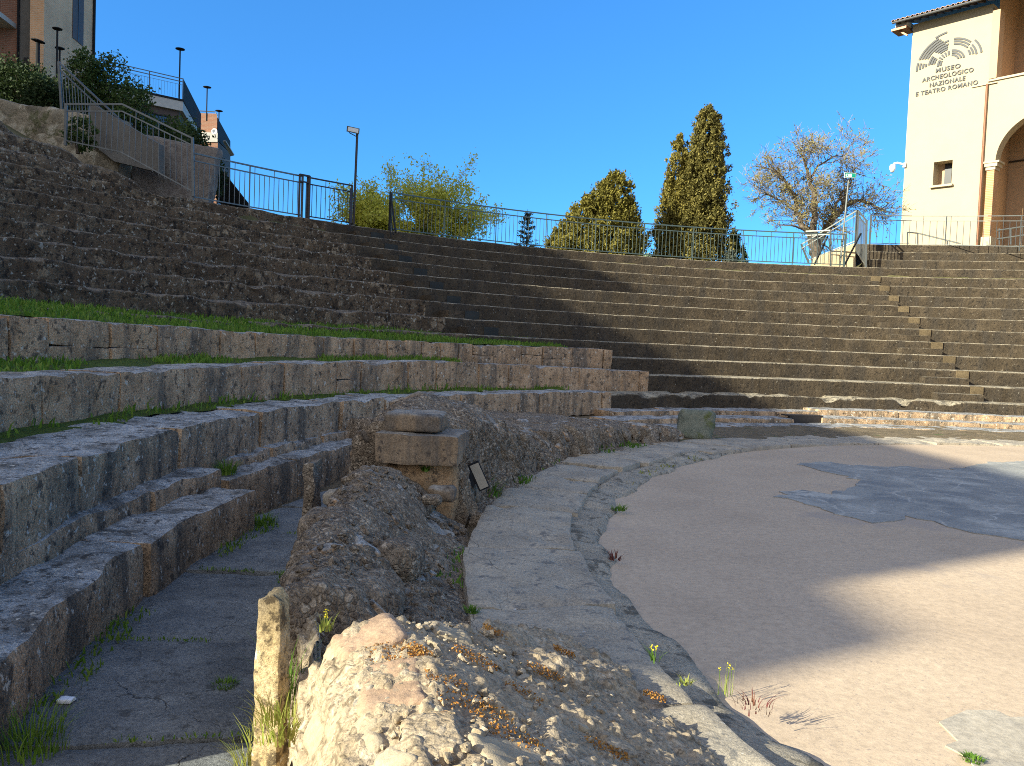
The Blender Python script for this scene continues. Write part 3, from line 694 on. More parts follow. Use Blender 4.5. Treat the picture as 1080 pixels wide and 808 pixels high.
# ------------------------------------------------------------------ rubble core walls along the passage
def core(prof, th0, th1, dth, amp, fr, seed, mat, name, parent, taper=(1.5, 1.5), peb=0.0, pfr=30, zfoot=-0.3, octv=5, ridge=0.0):
    th = np.arange(th0, th1 + 1e-6, dth); TH = []; RZ = []
    for t in th:
        pr = prof(t); w = min(1, max(0, (t - th0) / taper[0])) ** 0.45 * min(1, max(0, (th1 - t) / taper[1])) ** 0.45 if taper else 1
        RZ += [(r, zfoot + (z - zfoot) * w) for r, z in pr]; TH += [t] * len(pr)
    RZ = np.array(RZ); TH = np.array(TH); m = len(RZ) // len(th)
    P = polV(TH, RZ[:, 0], RZ[:, 1])
    if ridge:
        a_ = np.radians(TH); q_ = np.stack([TH * 0.9, P[:, 2] * 1.4, TH * 0], 1); rd = ridge * (np.abs(fbm(q_, 2.2, 4, seed + 2)) * 2 - 0.5) * sstep(10.35, 10.12, RZ[:, 0])
        P[:, 0] += np.sin(a_) * rd; P[:, 1] += np.cos(a_) * rd
    P = P + vfbm(P, fr, octv, seed, 0.42) * amp
    if peb:
        G = P.reshape(len(th), m, 3); n_ = np.cross(np.gradient(G, axis=0), np.gradient(G, axis=1)).reshape(-1, 3)
        n_ /= np.linalg.norm(n_, axis=1, keepdims=True) + 1e-9
        n_ *= np.where(n_[:, 2:3] < -0.05, -1, 1) if n_[:, 2].mean() > 0 else -1
        f1, f2, idv = voro(P, pfr, seed); h_ = np.maximum(0, 0.62 - f1) * (0.4 + idv) * peb
        f1, f2, idv = voro(P, pfr * 0.36, seed + 5); h_ = h_ + np.maximum(0, 0.55 - f1) * (idv > 0.5) * peb * 2.4
        P = P + n_ * h_[:, None]
    return mesh_obj(name, P, grid_faces(len(th), m), mat, parent, True)
def dens(pts, step):
    """resample a profile to a fixed number of points (step = nominal spacing)"""
    q = np.array(pts, dtype=float); l = np.concatenate([[0], np.cumsum(np.hypot(*np.diff(q, axis=0).T))]); n = int(2.2 / step)
    u = np.linspace(0, l[-1], n); return list(zip(np.interp(u, l, q[:, 0]).tolist(), np.interp(u, l, q[:, 1]).tolist()))
# middle mass
w1 = thing('rubble_wall', 'shaded grey rubble core wall along the passage between sunlit rubble and cut blocks', 'wall', pol(-93, 10.4, -0.2))
def p1(t):
    c = float(np.interp(t, [-100, -97, -92, -88, -85.5], [0.34, 0.38, 0.45, 0.50, 0.40]))
    r = float(np.interp(t, [-100, -90, -85.5], [10.02, 10.0, 10.15]))
    return dens([(10.70, -0.3), (10.685, 0.0), (10.66, c - 0.06), (10.61, c), (10.48, c + 0.02), (10.36, c - 0.03), (10.27, c - 0.10), (10.18, c - 0.22), (r + 0.06, 0.15), (r - 0.1, 0.075), (r - 0.2, 0.04)], 0.018)
core(p1, -100.8, -84.8, 0.08, 0.07, 3.0, 201, M['mortar'], 'rubble_core', w1, (0.6, 0.3), 0.024, 24)
for j, (x, y, D, sz) in enumerate(((400, 505, 5.3, (0.13, 0.1, 0.07)), (412, 538, 4.9, (0.1, 0.09, 0.06)), (385, 545, 4.7, (0.12, 0.09, 0.07)), (372, 640, 3.55, (0.46, 0.40, 0.30)), (350, 560, 4.4, (0.34, 0.30, 0.22)), (420, 590, 4.1, (0.26, 0.30, 0.2)), (455, 527, 5.5, (0.14, 0.1, 0.07)), (405, 519, 5.6, (0.2, 0.12, 0.06)))):
    V, Fs = rock(at(x, y, D), sz, seed=300 + j); mesh_obj('loose_stone', V, Fs, M['mortar'], w1, True)
# cut block pile at the end of the second mass
ax = pol(-86, 10.25, 0); ang = math.radians(-4)
def cblock(name, c, size, mat, seed, amp, yaw=0.0, r=0.03, n=(14, 10, 8), label=None, cat=None, parent=None):
    V, Fs = rbox(size, n, r); V = V + vfbm(V + seed, 4.0, 4, seed, 0.55) * amp
    cy, sy = math.cos(yaw), math.sin(yaw)
    V = np.stack([V[:, 0] * cy - V[:, 1] * sy, V[:, 0] * sy + V[:, 1] * cy, V[:, 2]], 1) + np.array(c)
    o = mesh_obj(name, V, Fs, mat, parent, True)
    return tag(o, label, cat)
cblock('cut_block', (-0.66, 6.22, 0.595), (0.62, 0.62, 0.225), M['tanblock'], 3, 0.018, -0.10, 0.015, (22, 20, 10), 'long tan cut block resting on the orange plastered base', 'stone block')
cblock('cut_block', (-0.735, 6.26, 0.785), (0.44, 0.5, 0.14), M['tanblock'], 8, 0.03, -0.08, 0.03, (20, 20, 10), 'smaller cracked block lying on top of the long cut block', 'stone block')
cblock('block_base', (-0.66, 6.3, 0.15), (0.56, 0.55, 0.66), M['orangeblock'], 11, 0.06, -0.1, 0.06, (20, 20, 20), 'orange plastered rubble base carrying the cut blocks', 'stone base')
w2 = thing('rubble_wall', 'tall hump of grey rubble core behind the cut blocks', 'wall', pol(-75, 10.4, 0))
def p2(t):
    c = float(np.interp(t, [-85.5, -80, -76, -72, -68, -63], [0.70, 0.93, 0.86, 0.72, 0.52, 0.40]))
    return dens([(10.95, -0.3), (10.92, 0.1), (10.86, c - 0.18), (10.7, c - 0.04), (10.5, c), (10.3, c - 0.07), (10.14, c - 0.15), (10.04, c - 0.24), (9.99, min(c - 0.3, 0.3)), (9.94, 0.1), (9.82, 0.06)], 0.022)
core(p2, -84.2, -62, 0.1, 0.08, 2.8, 211, M['mortar'], 'rubble_core', w2, (0.35, 2.0), 0.022, 20, ridge=0.10)
w3 = thing('rubble_platform', 'low flat rubble platform with ragged brown edge running to the mossy stone', 'wall', pol(-52, 10.6, 0))
def p3(t):
    c = float(np.interp(t, [-66, -60, -54, -48, -42, -38], [0.42, 0.40, 0.35, 0.30, 0.20, 0.10]))
    e = 10.03 + 0.06 * math.sin(t * 1.3) + 0.05 * math.sin(t * 0.47 + 1) + 0.22 * float(sstep(-50, -40, t))
    return dens([(e - 0.12, 0.02), (e, 0.05), (e + 0.02, c * 0.6), (e + 0.05, c - 0.03), (e + 0.15, c), (e + 0.6, c - 0.01), (11.3, c - 0.03), (12.2, c * 0.85), (13.4, c * 0.8)], 0.05)
core(p3, -65.5, -38, 0.2, 0.085, 2.6, 221, M['mortar'], 'rubble_core', w3, (0.8, 4.0), 0.022, 16, -0.1, ridge=0.14)
# thin standing slab lining the passage side of the middle mass
V, Fs = rbox((0.075, 0.24, 0.95), (6, 12, 40), 0.015); V[:, 2] += 0.25 * V[:, 0] * (V[:, 2] > 0.3); V = V + vfbm(V, 7, 4, 12) * 0.022; V = V + np.array(at(330, 500, 5.55)) - np.array([0, 0, 0.385])
tag(mesh_obj('lining_slab', V, Fs, M['mortar'], None, True), 'thin grey slab lining the passage side of the shaded rubble wall', 'stone slab')
# broken upright slab, sunlit
V, Fs = rbox((0.098, 0.075, 0.98), (10, 8, 50), 0.010)
top = V[:, 2] > 0.35
V[:, 2] += np.where(V[:, 2] > 0.3, -0.25 * np.abs(V[:, 0] - 0.02) + 0.035 * fbm(V, 22, 3, 4), 0)
V[:, 0] *= 1 - 0.12 * sstep(0.0, 0.49, V[:, 2])
V = V + vfbm(V, 9, 5, 8, 0.6) * 0.014
pb = at(281, 730, 2.62)
yaw = R_(-14)
V = np.stack([V[:, 0] * math.cos(yaw) - V[:, 1] * math.sin(yaw), V[:, 0] * math.sin(yaw) + V[:, 1] * math.cos(yaw), V[:, 2]], 1)
V[:, 0] += pb.x; V[:, 1] += pb.y + 0.06; V[:, 2] += 0.035
tag(mesh_obj('upright_slab', V, Fs, M['post'], None, True), 'narrow sunlit upright stone slab with ochre lichen standing beside the near rubble wall', 'stone post')

# sunlit rubble wall in the foreground
w0 = thing('rubble_wall', 'sunlit foreground rubble wall with pink and white facing stones and rusty moss', 'wall', pol(-108, 10.1, -0.2))
def z0s(t, R):
    """height of the sunlit wall at angle t, radius R"""
    z = np.interp(R, [9.05, 9.15, 9.3, 9.5, 9.7, 9.9, 10.08, 10.22, 10.36, 10.46, 10.53, 10.56], [0.04, 0.07, 0.115, 0.185, 0.265, 0.35, 0.43, 0.475, 0.46, 0.39, 0.22, -0.34])
    end = np.interp(R, [9.15, 9.35, 9.55, 9.7, 9.8, 10.0, 10.2, 10.6], [-102.6, -100.6, -100.3, -100.6, -101.3, -102.6, -103.4, -103.6])
    w = np.clip((end - t) / np.interp(R, [9.5, 10.2], [0.8, 0.6]), 0, 1) ** 0.5
    return -0.02 + (z + 0.02) * w if R < 10.5 else z
def p0(t):
    rr = np.concatenate([np.full(26, 0.0), np.arange(10.555, 9.30, -0.0075)])
    out = [(10.565 - 0.012 * i / 26, -0.34 + (z0s(t, 10.53) + 0.34) * i / 26) for i in range(26)]
    return out + [(float(r), float(z0s(t, r)) if r < 10.53 else float(z0s(t, 10.53))) for r in np.arange(10.55, 9.08, -0.0075)]
core(p0, -121, -99.8, 0.045, 0.045, 5.0, 241, M['rubble'], 'rubble_core', w0, None, 0.015, 55, -0.3, 5)
def z0(t, R): return float(z0s(t, R)) + 0.006
def hit0(px, py):
    for D in np.arange(1.0, 3.6, 0.01):
        q = at(px, py, D); t = math.degrees(math.atan2(q.x - OX, q.y - OY)); r = math.hypot(q.x - OX, q.y - OY)
        if 9.1 < r < 10.56 and q.z <= z0s(t, r): return q, t, r
    return at(px, py, 2.3), -105, 10.2
def ax3(rx, ry, rz):
    m = Matrix.Rotation(R_(rz), 3, 'Z') @ Matrix.Rotation(R_(rx), 3, 'X') @ Matrix.Rotation(R_(ry), 3, 'Y')
    return [m.col[0], m.col[1], m.col[2]]
fs = [(386, 672, 0.24, 0.22, 0.12, 8, 'pinkstone', 'rounded pinkish facing stone at the wall corner'),
      (413, 724, 0.30, 0.17, 0.10, -6, 'pinkstone', 'flat pale pink facing stone'),
      (346, 704, 0.20, 0.12, 0.10, 0, 'whitestone', None),
      (352, 750, 0.24, 0.10, 0.09, 4, 'whitestone', None),
      (376, 786, 0.20, 0.13, 0.10, -5, 'whitestone', None),
      (333, 776, 0.22, 0.11, 0.09, 0, 'whitestone', None),
      (340, 808, 0.20, 0.10, 0.08, 5, 'rubble', None),
      (560, 802, 0.17, 0.30, 0.07, 12, 'whitestone', 'flat white stone at the near edge'),
      (455, 778, 0.22, 0.15, 0.09, -8, 'rubble', None),
      (425, 808, 0.18, 0.12, 0.09, 0, 'rubble', None),
      (476, 668, 0.12, 0.14, 0.06, 0, 'whitestone', None)]
for j, (x, y, la, lr, lt_, rot, mt, lb) in enumerate(fs):
    q, th_, r_ = hit0(x, y); a = math.radians(th_)
    tx = Vector((math.cos(a), -math.sin(a), 0)); ry = Vector((math.sin(a), math.cos(a), 0))
    dz = (z0s(th_, r_ + 0.05) - z0s(th_, r_ - 0.05)) / 0.10; de = (z0s(th_ + 0.4, r_) - z0s(th_ - 0.4, r_)) / (math.radians(0.8) * r_)
    ry = (ry + Vector((0, 0, max(-2.2, min(2.2, dz))))).normalized(); tx = (tx + Vector((0, 0, max(-0.6, min(0.6, de))))).normalized(); nz = tx.cross(ry).normalized(); ry = nz.cross(tx)
    if nz.z < 0: nz = -nz
    tx, ry = tx * math.cos(R_(rot)) + ry * math.sin(R_(rot)), ry * math.cos(R_(rot)) - tx * math.sin(R_(rot))
    V, Fs = rock(q - nz * lt_ * 0.36, (la, lr, lt_), (tx, ry, nz), 400 + j, 26, 0.13, 1.7, 0.30)
    V = V + vfbm(V, 24, 4, j, 0.6) * 0.007
    o = mesh_obj('facing_stone', V, Fs, M[mt], w0, True)
    if lb: o['label'] = lb
# loose gravel bedded in the top of the sunlit wall and of the shaded mass
def gravel(name, n, th0, th1, r0, r1, zf, mat, parent, smin, smax, seed):
    g = np.random.default_rng(seed); mb = MB()
    for i in range(n):
        th = g.uniform(th0, th1); R = g.uniform(r0, r1); s = smin + (smax - smin) * g.random() ** 3
        V, Fs = rbox((s, s * g.uniform(0.6, 1), s * g.uniform(0.4, 0.8)), (3, 3, 3), s * 0.22)
        V = V + vfbm(V / s * 1.0 + i, 1.4, 2, i % 60) * s * 0.32
        m = np.array(ax3(g.uniform(-30, 30), g.uniform(-30, 30), g.uniform(0, 360)))
        p = pol(th, R); mb.add(V @ m + np.array([p.x, p.y, zf(th, R)]), Fs)
    o = mb.build(name, mat, parent, True); o['kind'] = 'stuff'; return o
def embed(name, prof, n, th0, th1, R0_, R1_, mats, parent, smin, smax, seed, sink=0.30, flat=0.6, maxz=None):
    """rubble stones bedded in the surface of a core wall"""
    g = np.random.default_rng(seed); mb = MB(); k = 0; tries = 0
    while k < n and tries < n * 20:
        tries += 1; th = g.uniform(th0, th1); pr = prof(th); i = int(g.integers(1, len(pr) - 1)); (r, z) = pr[i]
        if not (R0_ < r < R1_) or z < 0.06: continue
        (ra, za), (rb, zb_) = pr[max(0, i - 2)], pr[min(len(pr) - 1, i + 2)]
        a = math.radians(th); ro_ = Vector((math.sin(a), math.cos(a), 0)); tx = Vector((math.cos(a), -math.sin(a), 0))
        sl_ = (ro_ * (rb - ra) + Vector((0, 0, zb_ - za))).normalized(); nz = tx.cross(sl_).normalized()
        if nz.z < -0.05 or (abs(nz.z) < 0.05 and (nz.dot(ro_) > 0) != (r > 10.4)): nz = -nz
        rr = g.uniform(0, 6.28); t2 = tx * math.cos(rr) + sl_ * math.sin(rr); s2 = nz.cross(t2)
        sz = smin + (smax - smin) * g.random() ** 2; szz = (sz * g.uniform(0.9, 1.4), sz * g.uniform(0.6, 1.0), sz * flat * g.uniform(0.7, 1.2))
        q = pol(th, r, z) - nz * szz[2] * sink
        q += Vector(vfbm(np.array([tuple(q)]), 3.0, 2, seed)[0]) * 0.02
        V, Fs = rock(q, szz, (t2, s2, nz), seed * 100 + k, 8, 0.22, 1.6, 0.28); mb.add(V, Fs, int(g.integers(0, len(mats)))); k += 1
    o = mb.build(name, [M[m_] for m_ in mats], parent, True); o['kind'] = 'stuff'; return o
embed('rubble_stones', p1, 150, -100, -85.6, 9.98, 10.85, ['mortar', 'block', 'mortar', 'tanblock'], w1, 0.05, 0.20, 31)
embed('rubble_stones', p2, 170, -83.6, -63, 9.93, 10.9, ['mortar', 'block', 'mortar', 'tanblock'], w2, 0.07, 0.24, 32)
embed('rubble_stones', p3, 190, -65, -41, 9.9, 12.6, ['mortar', 'block', 'mortar'], w3, 0.07, 0.24, 33)
embed('rubble_stones', p0, 120, -115, -103.3, 9.65, 10.56, ['rubble', 'rubble', 'whitestone', 'ringstone'], w0, 0.03, 0.11, 34, 0.34)
gravel('gravel', 900, -116, -102.6, 9.6, 10.4, z0, M['rubble'], w0, 0.006, 0.032, 5)
gravel('pale_gravel', 350, -116, -102.6, 9.5, 10.4, z0, M['ringstone'], w0, 0.005, 0.022, 6)
def z1(t, R):
    pr = sorted(p1(t)); return float(np.interp(R, [q[0] for q in pr], [q[1] for q in pr])) + 0.012
gravel('gravel', 800, -100, -86, 9.9, 10.7, z1, M['mortar'], w1, 0.010, 0.05, 7)

# mossy stone at the end of the platform
V, Fs = rock(flr(733, 462, 0.05) + Vector((0, 0, 0.20)), (0.58, 0.3, 0.52), ax3(-6, 3, -15), 61, 20, 0.16, 1.7, 0.3)
tag(mesh_obj('mossy_stone', V, Fs, M['greenrock'], None, True), 'upright greenish mossy stone standing on the far slab border', 'stone')

# ------------------------------------------------------------------ railings
def railing(name, label, path, mat, height=1.1, sp=0.13, post_every=1.8, mid=0.17, bottom=0.09, group=None, posts=(0, -1), bar=0.035, pick=0.014, foot=True):
    """path: base points; railing follows them, with pickets between two rails and posts"""
    path = [Vector(p) for p in path]
    t = thing(name, label, 'railing', path[0], group)
    up = Vector((0, 0, 1)); seg = [(b - a).length for a, b in zip(path[:-1], path[1:])]; tot = sum(seg)
    def P(s):
        for a, b, l in zip(path[:-1], path[1:], seg):
            if s <= l + 1e-6: return a.lerp(b, min(1, s / l))
            s -= l
        return path[-1]
    def railtube(h, w, nm):
        m = MB()
        for a, b in zip(path[:-1], path[1:]): m.bar(a + up * h, b + up * h, w, w)
        m.build(nm, mat, t)
    railtube(height, bar, 'top_rail'); railtube(height - mid, bar * 0.8, 'middle_rail'); railtube(bottom, bar * 0.8, 'bottom_rail')
    m = MB(); n = int(tot / sp)
    for i in range(1, n):
        q = P(i * tot / n); hh = height if i % 4 == 0 else height - mid
        m.bar(q + up * bottom, q + up * hh, pick, pick, up=(0, 1, 0))
    m.build('picket_panel', mat, t)
    k = max(1, round(tot / post_every))
    for i in range(k + 1):
        q = P(tot * i / k); w = 0.05 if i in (0, k) else 0.026
        m = MB(); m.bar(q - up * 0.05, q + up * (height + 0.01), w, w, up=(0, 1, 0)); m.build('post', mat, t)
    return t
RIM = 21.9085 + 0.22
ZR = Z1 + 11 * HR
arc = lambda t0, t1, R=RIM, z=ZR, n=40: [pol(t0 + (t1 - t0) * i / n, R, z) for i in range(n + 1)]
railing('railing', 'long grey green picket railing curving round the rim in front of the trees', arc(-36.6, 3.7, n=60), M['railgreen'])
railing('railing', 'dark picket railing on the rim between the stairs and the floodlight pole', arc(-51.2, -43.6, n=10), M['rail'])
railing('railing', 'short dark picket railing reaching the floodlight pole', arc(-43.2, -39.8, n=6), M['darkrail'])
# framed gate post between the two
m = MB(); a = pol(-43.9, RIM - 0.06, ZR); b = pol(-43.15, RIM - 0.06, ZR); u = Vector((0, 0, 1))
for q in (a, b): m.bar(q, q + u * 1.13, 0.045, 0.045, up=(0, 1, 0))
m.bar(a + u * 1.12, b + u * 1.12, 0.045); m.bar(a + u * 0.95, b + u * 0.95, 0.035)
for f in (0.33, 0.66): m.bar(a.lerp(b, f), a.lerp(b, f) + u * 0.95, 0.014, up=(0, 1, 0))
tag(m.build('railing_post', M['darkrail']), 'reddish brown double post frame joining two rim railings', 'railing post')
def brace(label, top, foot_, foot2, mat):
    m = MB(); top = Vector(top); f = Vector(foot_)
    t = thing('handrail', label, 'handrail', f)
    m.bar(f, top, 0.045); m.build('sloping_rail', mat, t)
    m = MB(); base = Vector((top.x, top.y, f.z - 0.02)); d = (base - f)
    for q in (0.33, 0.66): m.bar(f + d * q, base.lerp(top, 1 - q), 0.022)
    m.build('lower_bars', mat, t)
    m = MB(); m.bar(base, top, 0.05, up=(0, 1, 0)); m.build('post', mat, t)
    return t
brace('dark sloping handrail rising from the rim steps to the floodlight pole', pol(-40.0, RIM - .08, ZR + 0.98), pol(-41.7, RIM - 1.3, ZR - 0.15), None, M['darkrail'])
brace('black sloping handrail at the start of the long curved railing', pol(-36.75, RIM - 0.02, ZR + 1.09), pol(-38.0, RIM - 1.25, ZR - 0.2), None, M['black'])
# left stair rails
G = lambda x, y, D, dz=0.0: at(x, y, D) + Vector((0, 0, dz))
def freerail(name, label, top, base, mat, n_p, sp_gap=0.16, bottom=True, posts=True):
    """top and base polylines of equal length"""
    t = thing(name, label, 'railing', base[0]); u = Vector((0, 0, 1))
    m = MB()
    for a, b in zip(top[:-1], top[1:]): m.bar(a, b, 0.04)
    m.build('top_rail', mat, t); m = MB()
    for a, b in zip(top[:-1], top[1:]): m.bar(a - u * sp_gap, b - u * sp_gap, 0.03)
    m.build('middle_rail', mat, t)
    if bottom:
        m = MB()
        for a, b in zip(base[:-1], base[1:]): m.bar(a + u * 0.06, b + u * 0.06, 0.03)
        m.build('bottom_rail', mat, t)
    m = MB(); L = [(b - a).length for a, b in zip(top[:-1], top[1:])]; T = sum(L)
    for i in range(1, n_p):
        s = T * i / n_p
        for (a, b, c, d, l) in zip(top[:-1], top[1:], base[:-1], base[1:], L):
            if s <= l: m.bar(c.lerp(d, s / l), a.lerp(b, s / l) - u * (0 if i % 4 == 0 else sp_gap), 0.014, up=(0, 1, 0)); break
            s -= l
    m.build('picket_panel', mat, t)
    for i in (0, -1):
        m = MB(); m.bar(base[i] - u * 0.05, top[i] + u * 0.02, 0.055, up=(0, 1, 0)); m.build('post', mat, t)
    return t
freerail('railing', 'grey stair railing sloping down over the rubble mound with two end posts', [G(70, 110, 18.6), G(129, 110, 18.6), G(203, 146, 18.9)], [G(69, 151, 18.6), G(127, 163, 18.6), G(204, 205, 18.9)], M['rail'], 22)
freerail('railing', 'tall steep grey railing descending from the top post along the concrete parapet', [G(62, 66, 20.6), G(166, 163, 19.6)], [G(66, 128, 20.6), G(165, 180, 19.6)], M['rail'], 30)
m = MB(); q = [G(95, 108, 20.0), G(126, 127, 19.8), G(168, 152, 19.5), G(168, 182, 19.5), G(120, 170, 19.8), G(95, 150, 20.0)]
V = [tuple(p) for p in q] + [tuple(p + Vector((0.03, 0.22, 0))) for p in q]; n = len(q)
m.add(V, [tuple(range(n)), tuple(range(2 * n - 1, n - 1, -1))] + [(i, n + i, n + (i + 1) % n, (i + 1) % n) for i in range(n)])
tag(m.build('stair_parapet', M['concrete']), 'smooth grey concrete parapet sloping down beneath the steep stair railing', 'parapet')
V, Fs = rbox((2.3, 0.3, 1.7), (30, 4, 20), 0.05); V = V + vfbm(V, 2.5, 4, 3) * 0.06
c = G(184, 186, 20.4); V = V @ np.array(ax3(0, 10, -12)) + np.array(c)
tag(mesh_obj('stone_wall', V, Fs, M['ashlar'], None, True), 'small brownish rubble stone wall behind the sloping stair railing', 'wall')
# pale masonry wall at the upper left
V, Fs = rbox((5.6, 0.5, 2.3), (60, 6, 26), 0.06); V = V + vfbm(V, 1.3, 5, 6, 0.6) * 0.16
a = G(-30, 130, 21.0); b = G(88, 148, 20.4); d = (b - a); yaw = math.atan2(d.y, d.x)
V[:, 2] += -0.15 * V[:, 0]
V = V @ np.array([[math.cos(yaw), math.sin(yaw), 0], [-math.sin(yaw), math.cos(yaw), 0], [0, 0, 1]]) + np.array((a + b) / 2 + Vector((0, 0, -0.50)))
tag(mesh_obj('masonry_wall', V, Fs, M['retwall'], None, True), 'pale overgrown masonry wall below the dark hedge at the upper left', 'wall')

# right: parapet, sloping railing, terrace railing
pa, pb_ = at(852, 279, 29.2), at(903, 275, 28.4)
ta, tb = at(858, 272, 29.2), at(902, 256, 28.4)
m = MB(); q = [pa - Vector((0, 0, .3)), pb_ - Vector((0, 0, .3)), tb, ta]
V = [tuple(p) for p in q] + [tuple(p + Vector((0.12, 0.3, 0))) for p in q]
m.add(V, [(0, 1, 2, 3), (7, 6, 5, 4), (0, 4, 5, 1), (1, 5, 6, 2), (2, 6, 7, 3), (3, 7, 4, 0)])
tag(m.build('parapet', M['paleconc']), 'low pale triangular concrete parapet beside the upper steps', 'parapet')
freerail('railing', 'light grey stair railing sloping up along the pale concrete parapet', [at(845, 258, 29.3), at(904, 222, 28.4)], [at(853, 276, 29.3), at(902, 256, 28.4)], M['raillight'], 17)
freerail('railing', 'light grey railing turning towards the viewer at the top of the upper steps', [at(905, 222, 28.3), at(914, 233, 27.2)], [at(903, 266, 28.3), at(913, 282, 27.2)], M['raillight'], 12)
m = thing('handrail', 'pale low stair handrail with slanting braces below the sloping railing', 'handrail', at(876, 280, 27.6))
mm = MB(); a, b = at(850, 244, 28.2), at(876, 243, 27.6)
mm.bar(a, b, 0.04); mm.bar(a - Vector((0, 0, .14)), b - Vector((0, 0, .14)), 0.03); mm.build('top_rail', M['raillight'], m)
mm = MB(); mm.bar(b, at(876, 281, 27.6), 0.05, up=(0, 1, 0)); mm.build('post', M['raillight'], m)
for (x0, y0, x1, y1) in ((873, 249, 859, 279), (908, 246, 890, 281)):
    mm = MB(); mm.bar(at(x0, y0, 27.7), at(x1, y1, 27.4), 0.045); mm.build('sloping_rail', M['black'], m)
for x in (856, 862, 868):
    mm = MB(); mm.bar(at(x, 246, 27.9), at(x, 279, 27.9), 0.018, up=(0, 1, 0)); mm.build('bar', M['raillight'], m)
TZ = Z1 + 14 * HR + 0.005
railing('railing', 'thin grey picket railing along the museum terrace above the upper steps', [at(917, 259, 29.6), at(960, 260, 29.3), at(1000, 261, 28.6), at(1040, 262, 27.6), at(1075, 263, 26.6), at(1150, 266, 24.2)], M['rail'], 1.1, 0.22, 2.2, bar=0.028, pick=0.012)
hr = thing('handrail', 'pale double handrail in front of the museum arch', 'handrail', at(1052, 258, 31))
for dy in (0, 9):
    mm = MB(); mm.tube([at(1052, 243 + dy, 31), at(1066, 241 + dy, 30.5), at(1100, 236 + dy, 29.5)], 0.025, 6); mm.build('rail', M['raillight'], hr)
for x, D in ((1054, 31), (1066, 30.5), (1085, 30)):
    mm = MB(); mm.bar(at(x, 258, D), at(x, 241, D), 0.035, up=(0, 1, 0)); mm.build('post', M['raillight'], hr)
hr = thing('handrail', 'low ramp handrail sloping down in front of the museum wall', 'handrail', at(957, 258, 31))
mm = MB(); mm.tube([at(957, 245, 31), at(968, 246, 31), at(1013, 257, 30)], 0.025, 6); mm.build('rail', M['rail'], hr)
for x, y0 in ((957, 245), (968, 246), (999, 254)):
    mm = MB(); mm.bar(at(x, 262, 30.8), at(x, y0, 30.8), 0.035, up=(0, 1, 0)); mm.build('post', M['rail'], hr)

# ------------------------------------------------------------------ lamps, sign, camera
fl = thing('lamp_post', 'slim dark floodlight pole with pale rectangular head on the rim', 'lamp post', pol(-39.75, RIM - 0.1, ZR))
q = Vector(fl.location); top = q + Vector((0.03, 0, 2.50))
m = MB(); m.tube([q - Vector((0, 0, .1)), top], 0.034, 8); m.build('pole', M['darkrail'], fl)
hd = MB().box(top + Vector((-0.10, -0.08, 0.06)), (0.17, 0.05, 0.075), (Vector((0.97, 0.2, -0.13)), Vector((-0.2, 0.95, 0.25)), Vector((0.12, -0.25, 0.96)))).build('lamp_head', M['rail'], fl)
MB().box(top + Vector((-0.087, -0.132, 0.050)), (0.14, 0.006, 0.052), (Vector((0.97, 0.2, -0.13)), Vector((-0.2, 0.95, 0.25)), Vector((0.12, -0.25, 0.96)))).build('lamp_glass', M['lampglass'], hd)
m = MB(); m.bar(top + Vector((-0.22, -.04, -0.0)), top + Vector((0, 0, -0.10)), 0.02); m.build('bracket', M['darkrail'], fl)
def disc_lamp(label, top, h, tilt=(0, 0), r=0.27, w=0.035, copy=None):
    t = thing('street_lamp', label, 'street lamp', Vector(top) - Vector((0, 0, h)), 'disc topped street lamps on the hill')
    q = Vector(t.location); MB().tube([q - Vector((0, 0, .3)), q + Vector((0, 0, h))], w, 8).build('pole', M['black'], t)
    mb = MB(); pr = [(0.0, 0.02), (r * 0.55, 0.03), (r, 0.06), (r * 1.02, 0.085), (r * 0.8, 0.10), (0.0, 0.12)]
    V = []; n = 16
    for (rr, z) in pr:
        for j in range(n):
            a = 2 * math.pi * j / n; V.append((q.x + rr * math.cos(a), q.y + rr * math.sin(a), q.z + h - 0.02 + z + tilt[0] * rr * math.cos(a)))
    Fs = [(i * n + j, i * n + (j + 1) % n, (i + 1) * n + (j + 1) % n, (i + 1) * n + j) for i in range(len(pr) - 1) for j in range(n)]
    mb.add(V, Fs); mb.build('lamp_head', M['black'], t); return t
disc_lamp('thick black street lamp in front of the dark hedge, its disc tilted', at(40, 45, 25.5), 2.9, (-0.18, 0), 0.20, 0.06)
disc_lamp('tallest black street lamp before the plain brick side wall', at(60.5, 32, 30), 3.0, (0, 0), 0.17)
disc_lamp('lower black street lamp half hidden behind the tall one at the brick wall', at(63, 52.5, 31), 2.0, (0, 0), 0.17)
disc_lamp('black street lamp on the corner of the roof terrace', at(190, 53, 40.2), 2.55, (0, 0), 0.22)
disc_lamp('small black street lamp above the far brick house', at(218.5, 93, 48), 1.6, (0, 0), 0.23)
disc_lamp('smallest black street lamp beyond the corner of the far brick house', at(231, 118, 50), 1.5, (0, 0), 0.22)
sg = thing('sign_post', 'white and green arrow sign on a leaning grey pole by the upper steps', 'sign', at(886, 279, 28.0))
MB().tube([at(886, 280, 28.0), at(895, 189, 28.0)], 0.03, 8).build('pole', M['raillight'], sg)
c = at(896.5, 185, 27.9)
MB().box(c, (0.20, 0.012, 0.085)).build('sign_panel', M['white'], sg)
pn = MB(); 
for (cx, cz, hx, hz) in ((0, 0.06, 0.185, 0.012), (0, -0.06, 0.185, 0.012), (-0.175, 0, 0.012, 0.07), (0.12, 0, 0.065, 0.06)): pn.box(c + Vector((cx, -0.016, cz)), (hx, 0.004, hz))
pn.add([tuple(c + Vector((-0.14, -0.018, 0))), tuple(c + Vector((-0.07, -0.018, -0.045))), tuple(c + Vector((-0.07, -0.018, 0.045)))], [(0, 1, 2)])
pn.build('arrow_symbol', M['signgreen'], sg)

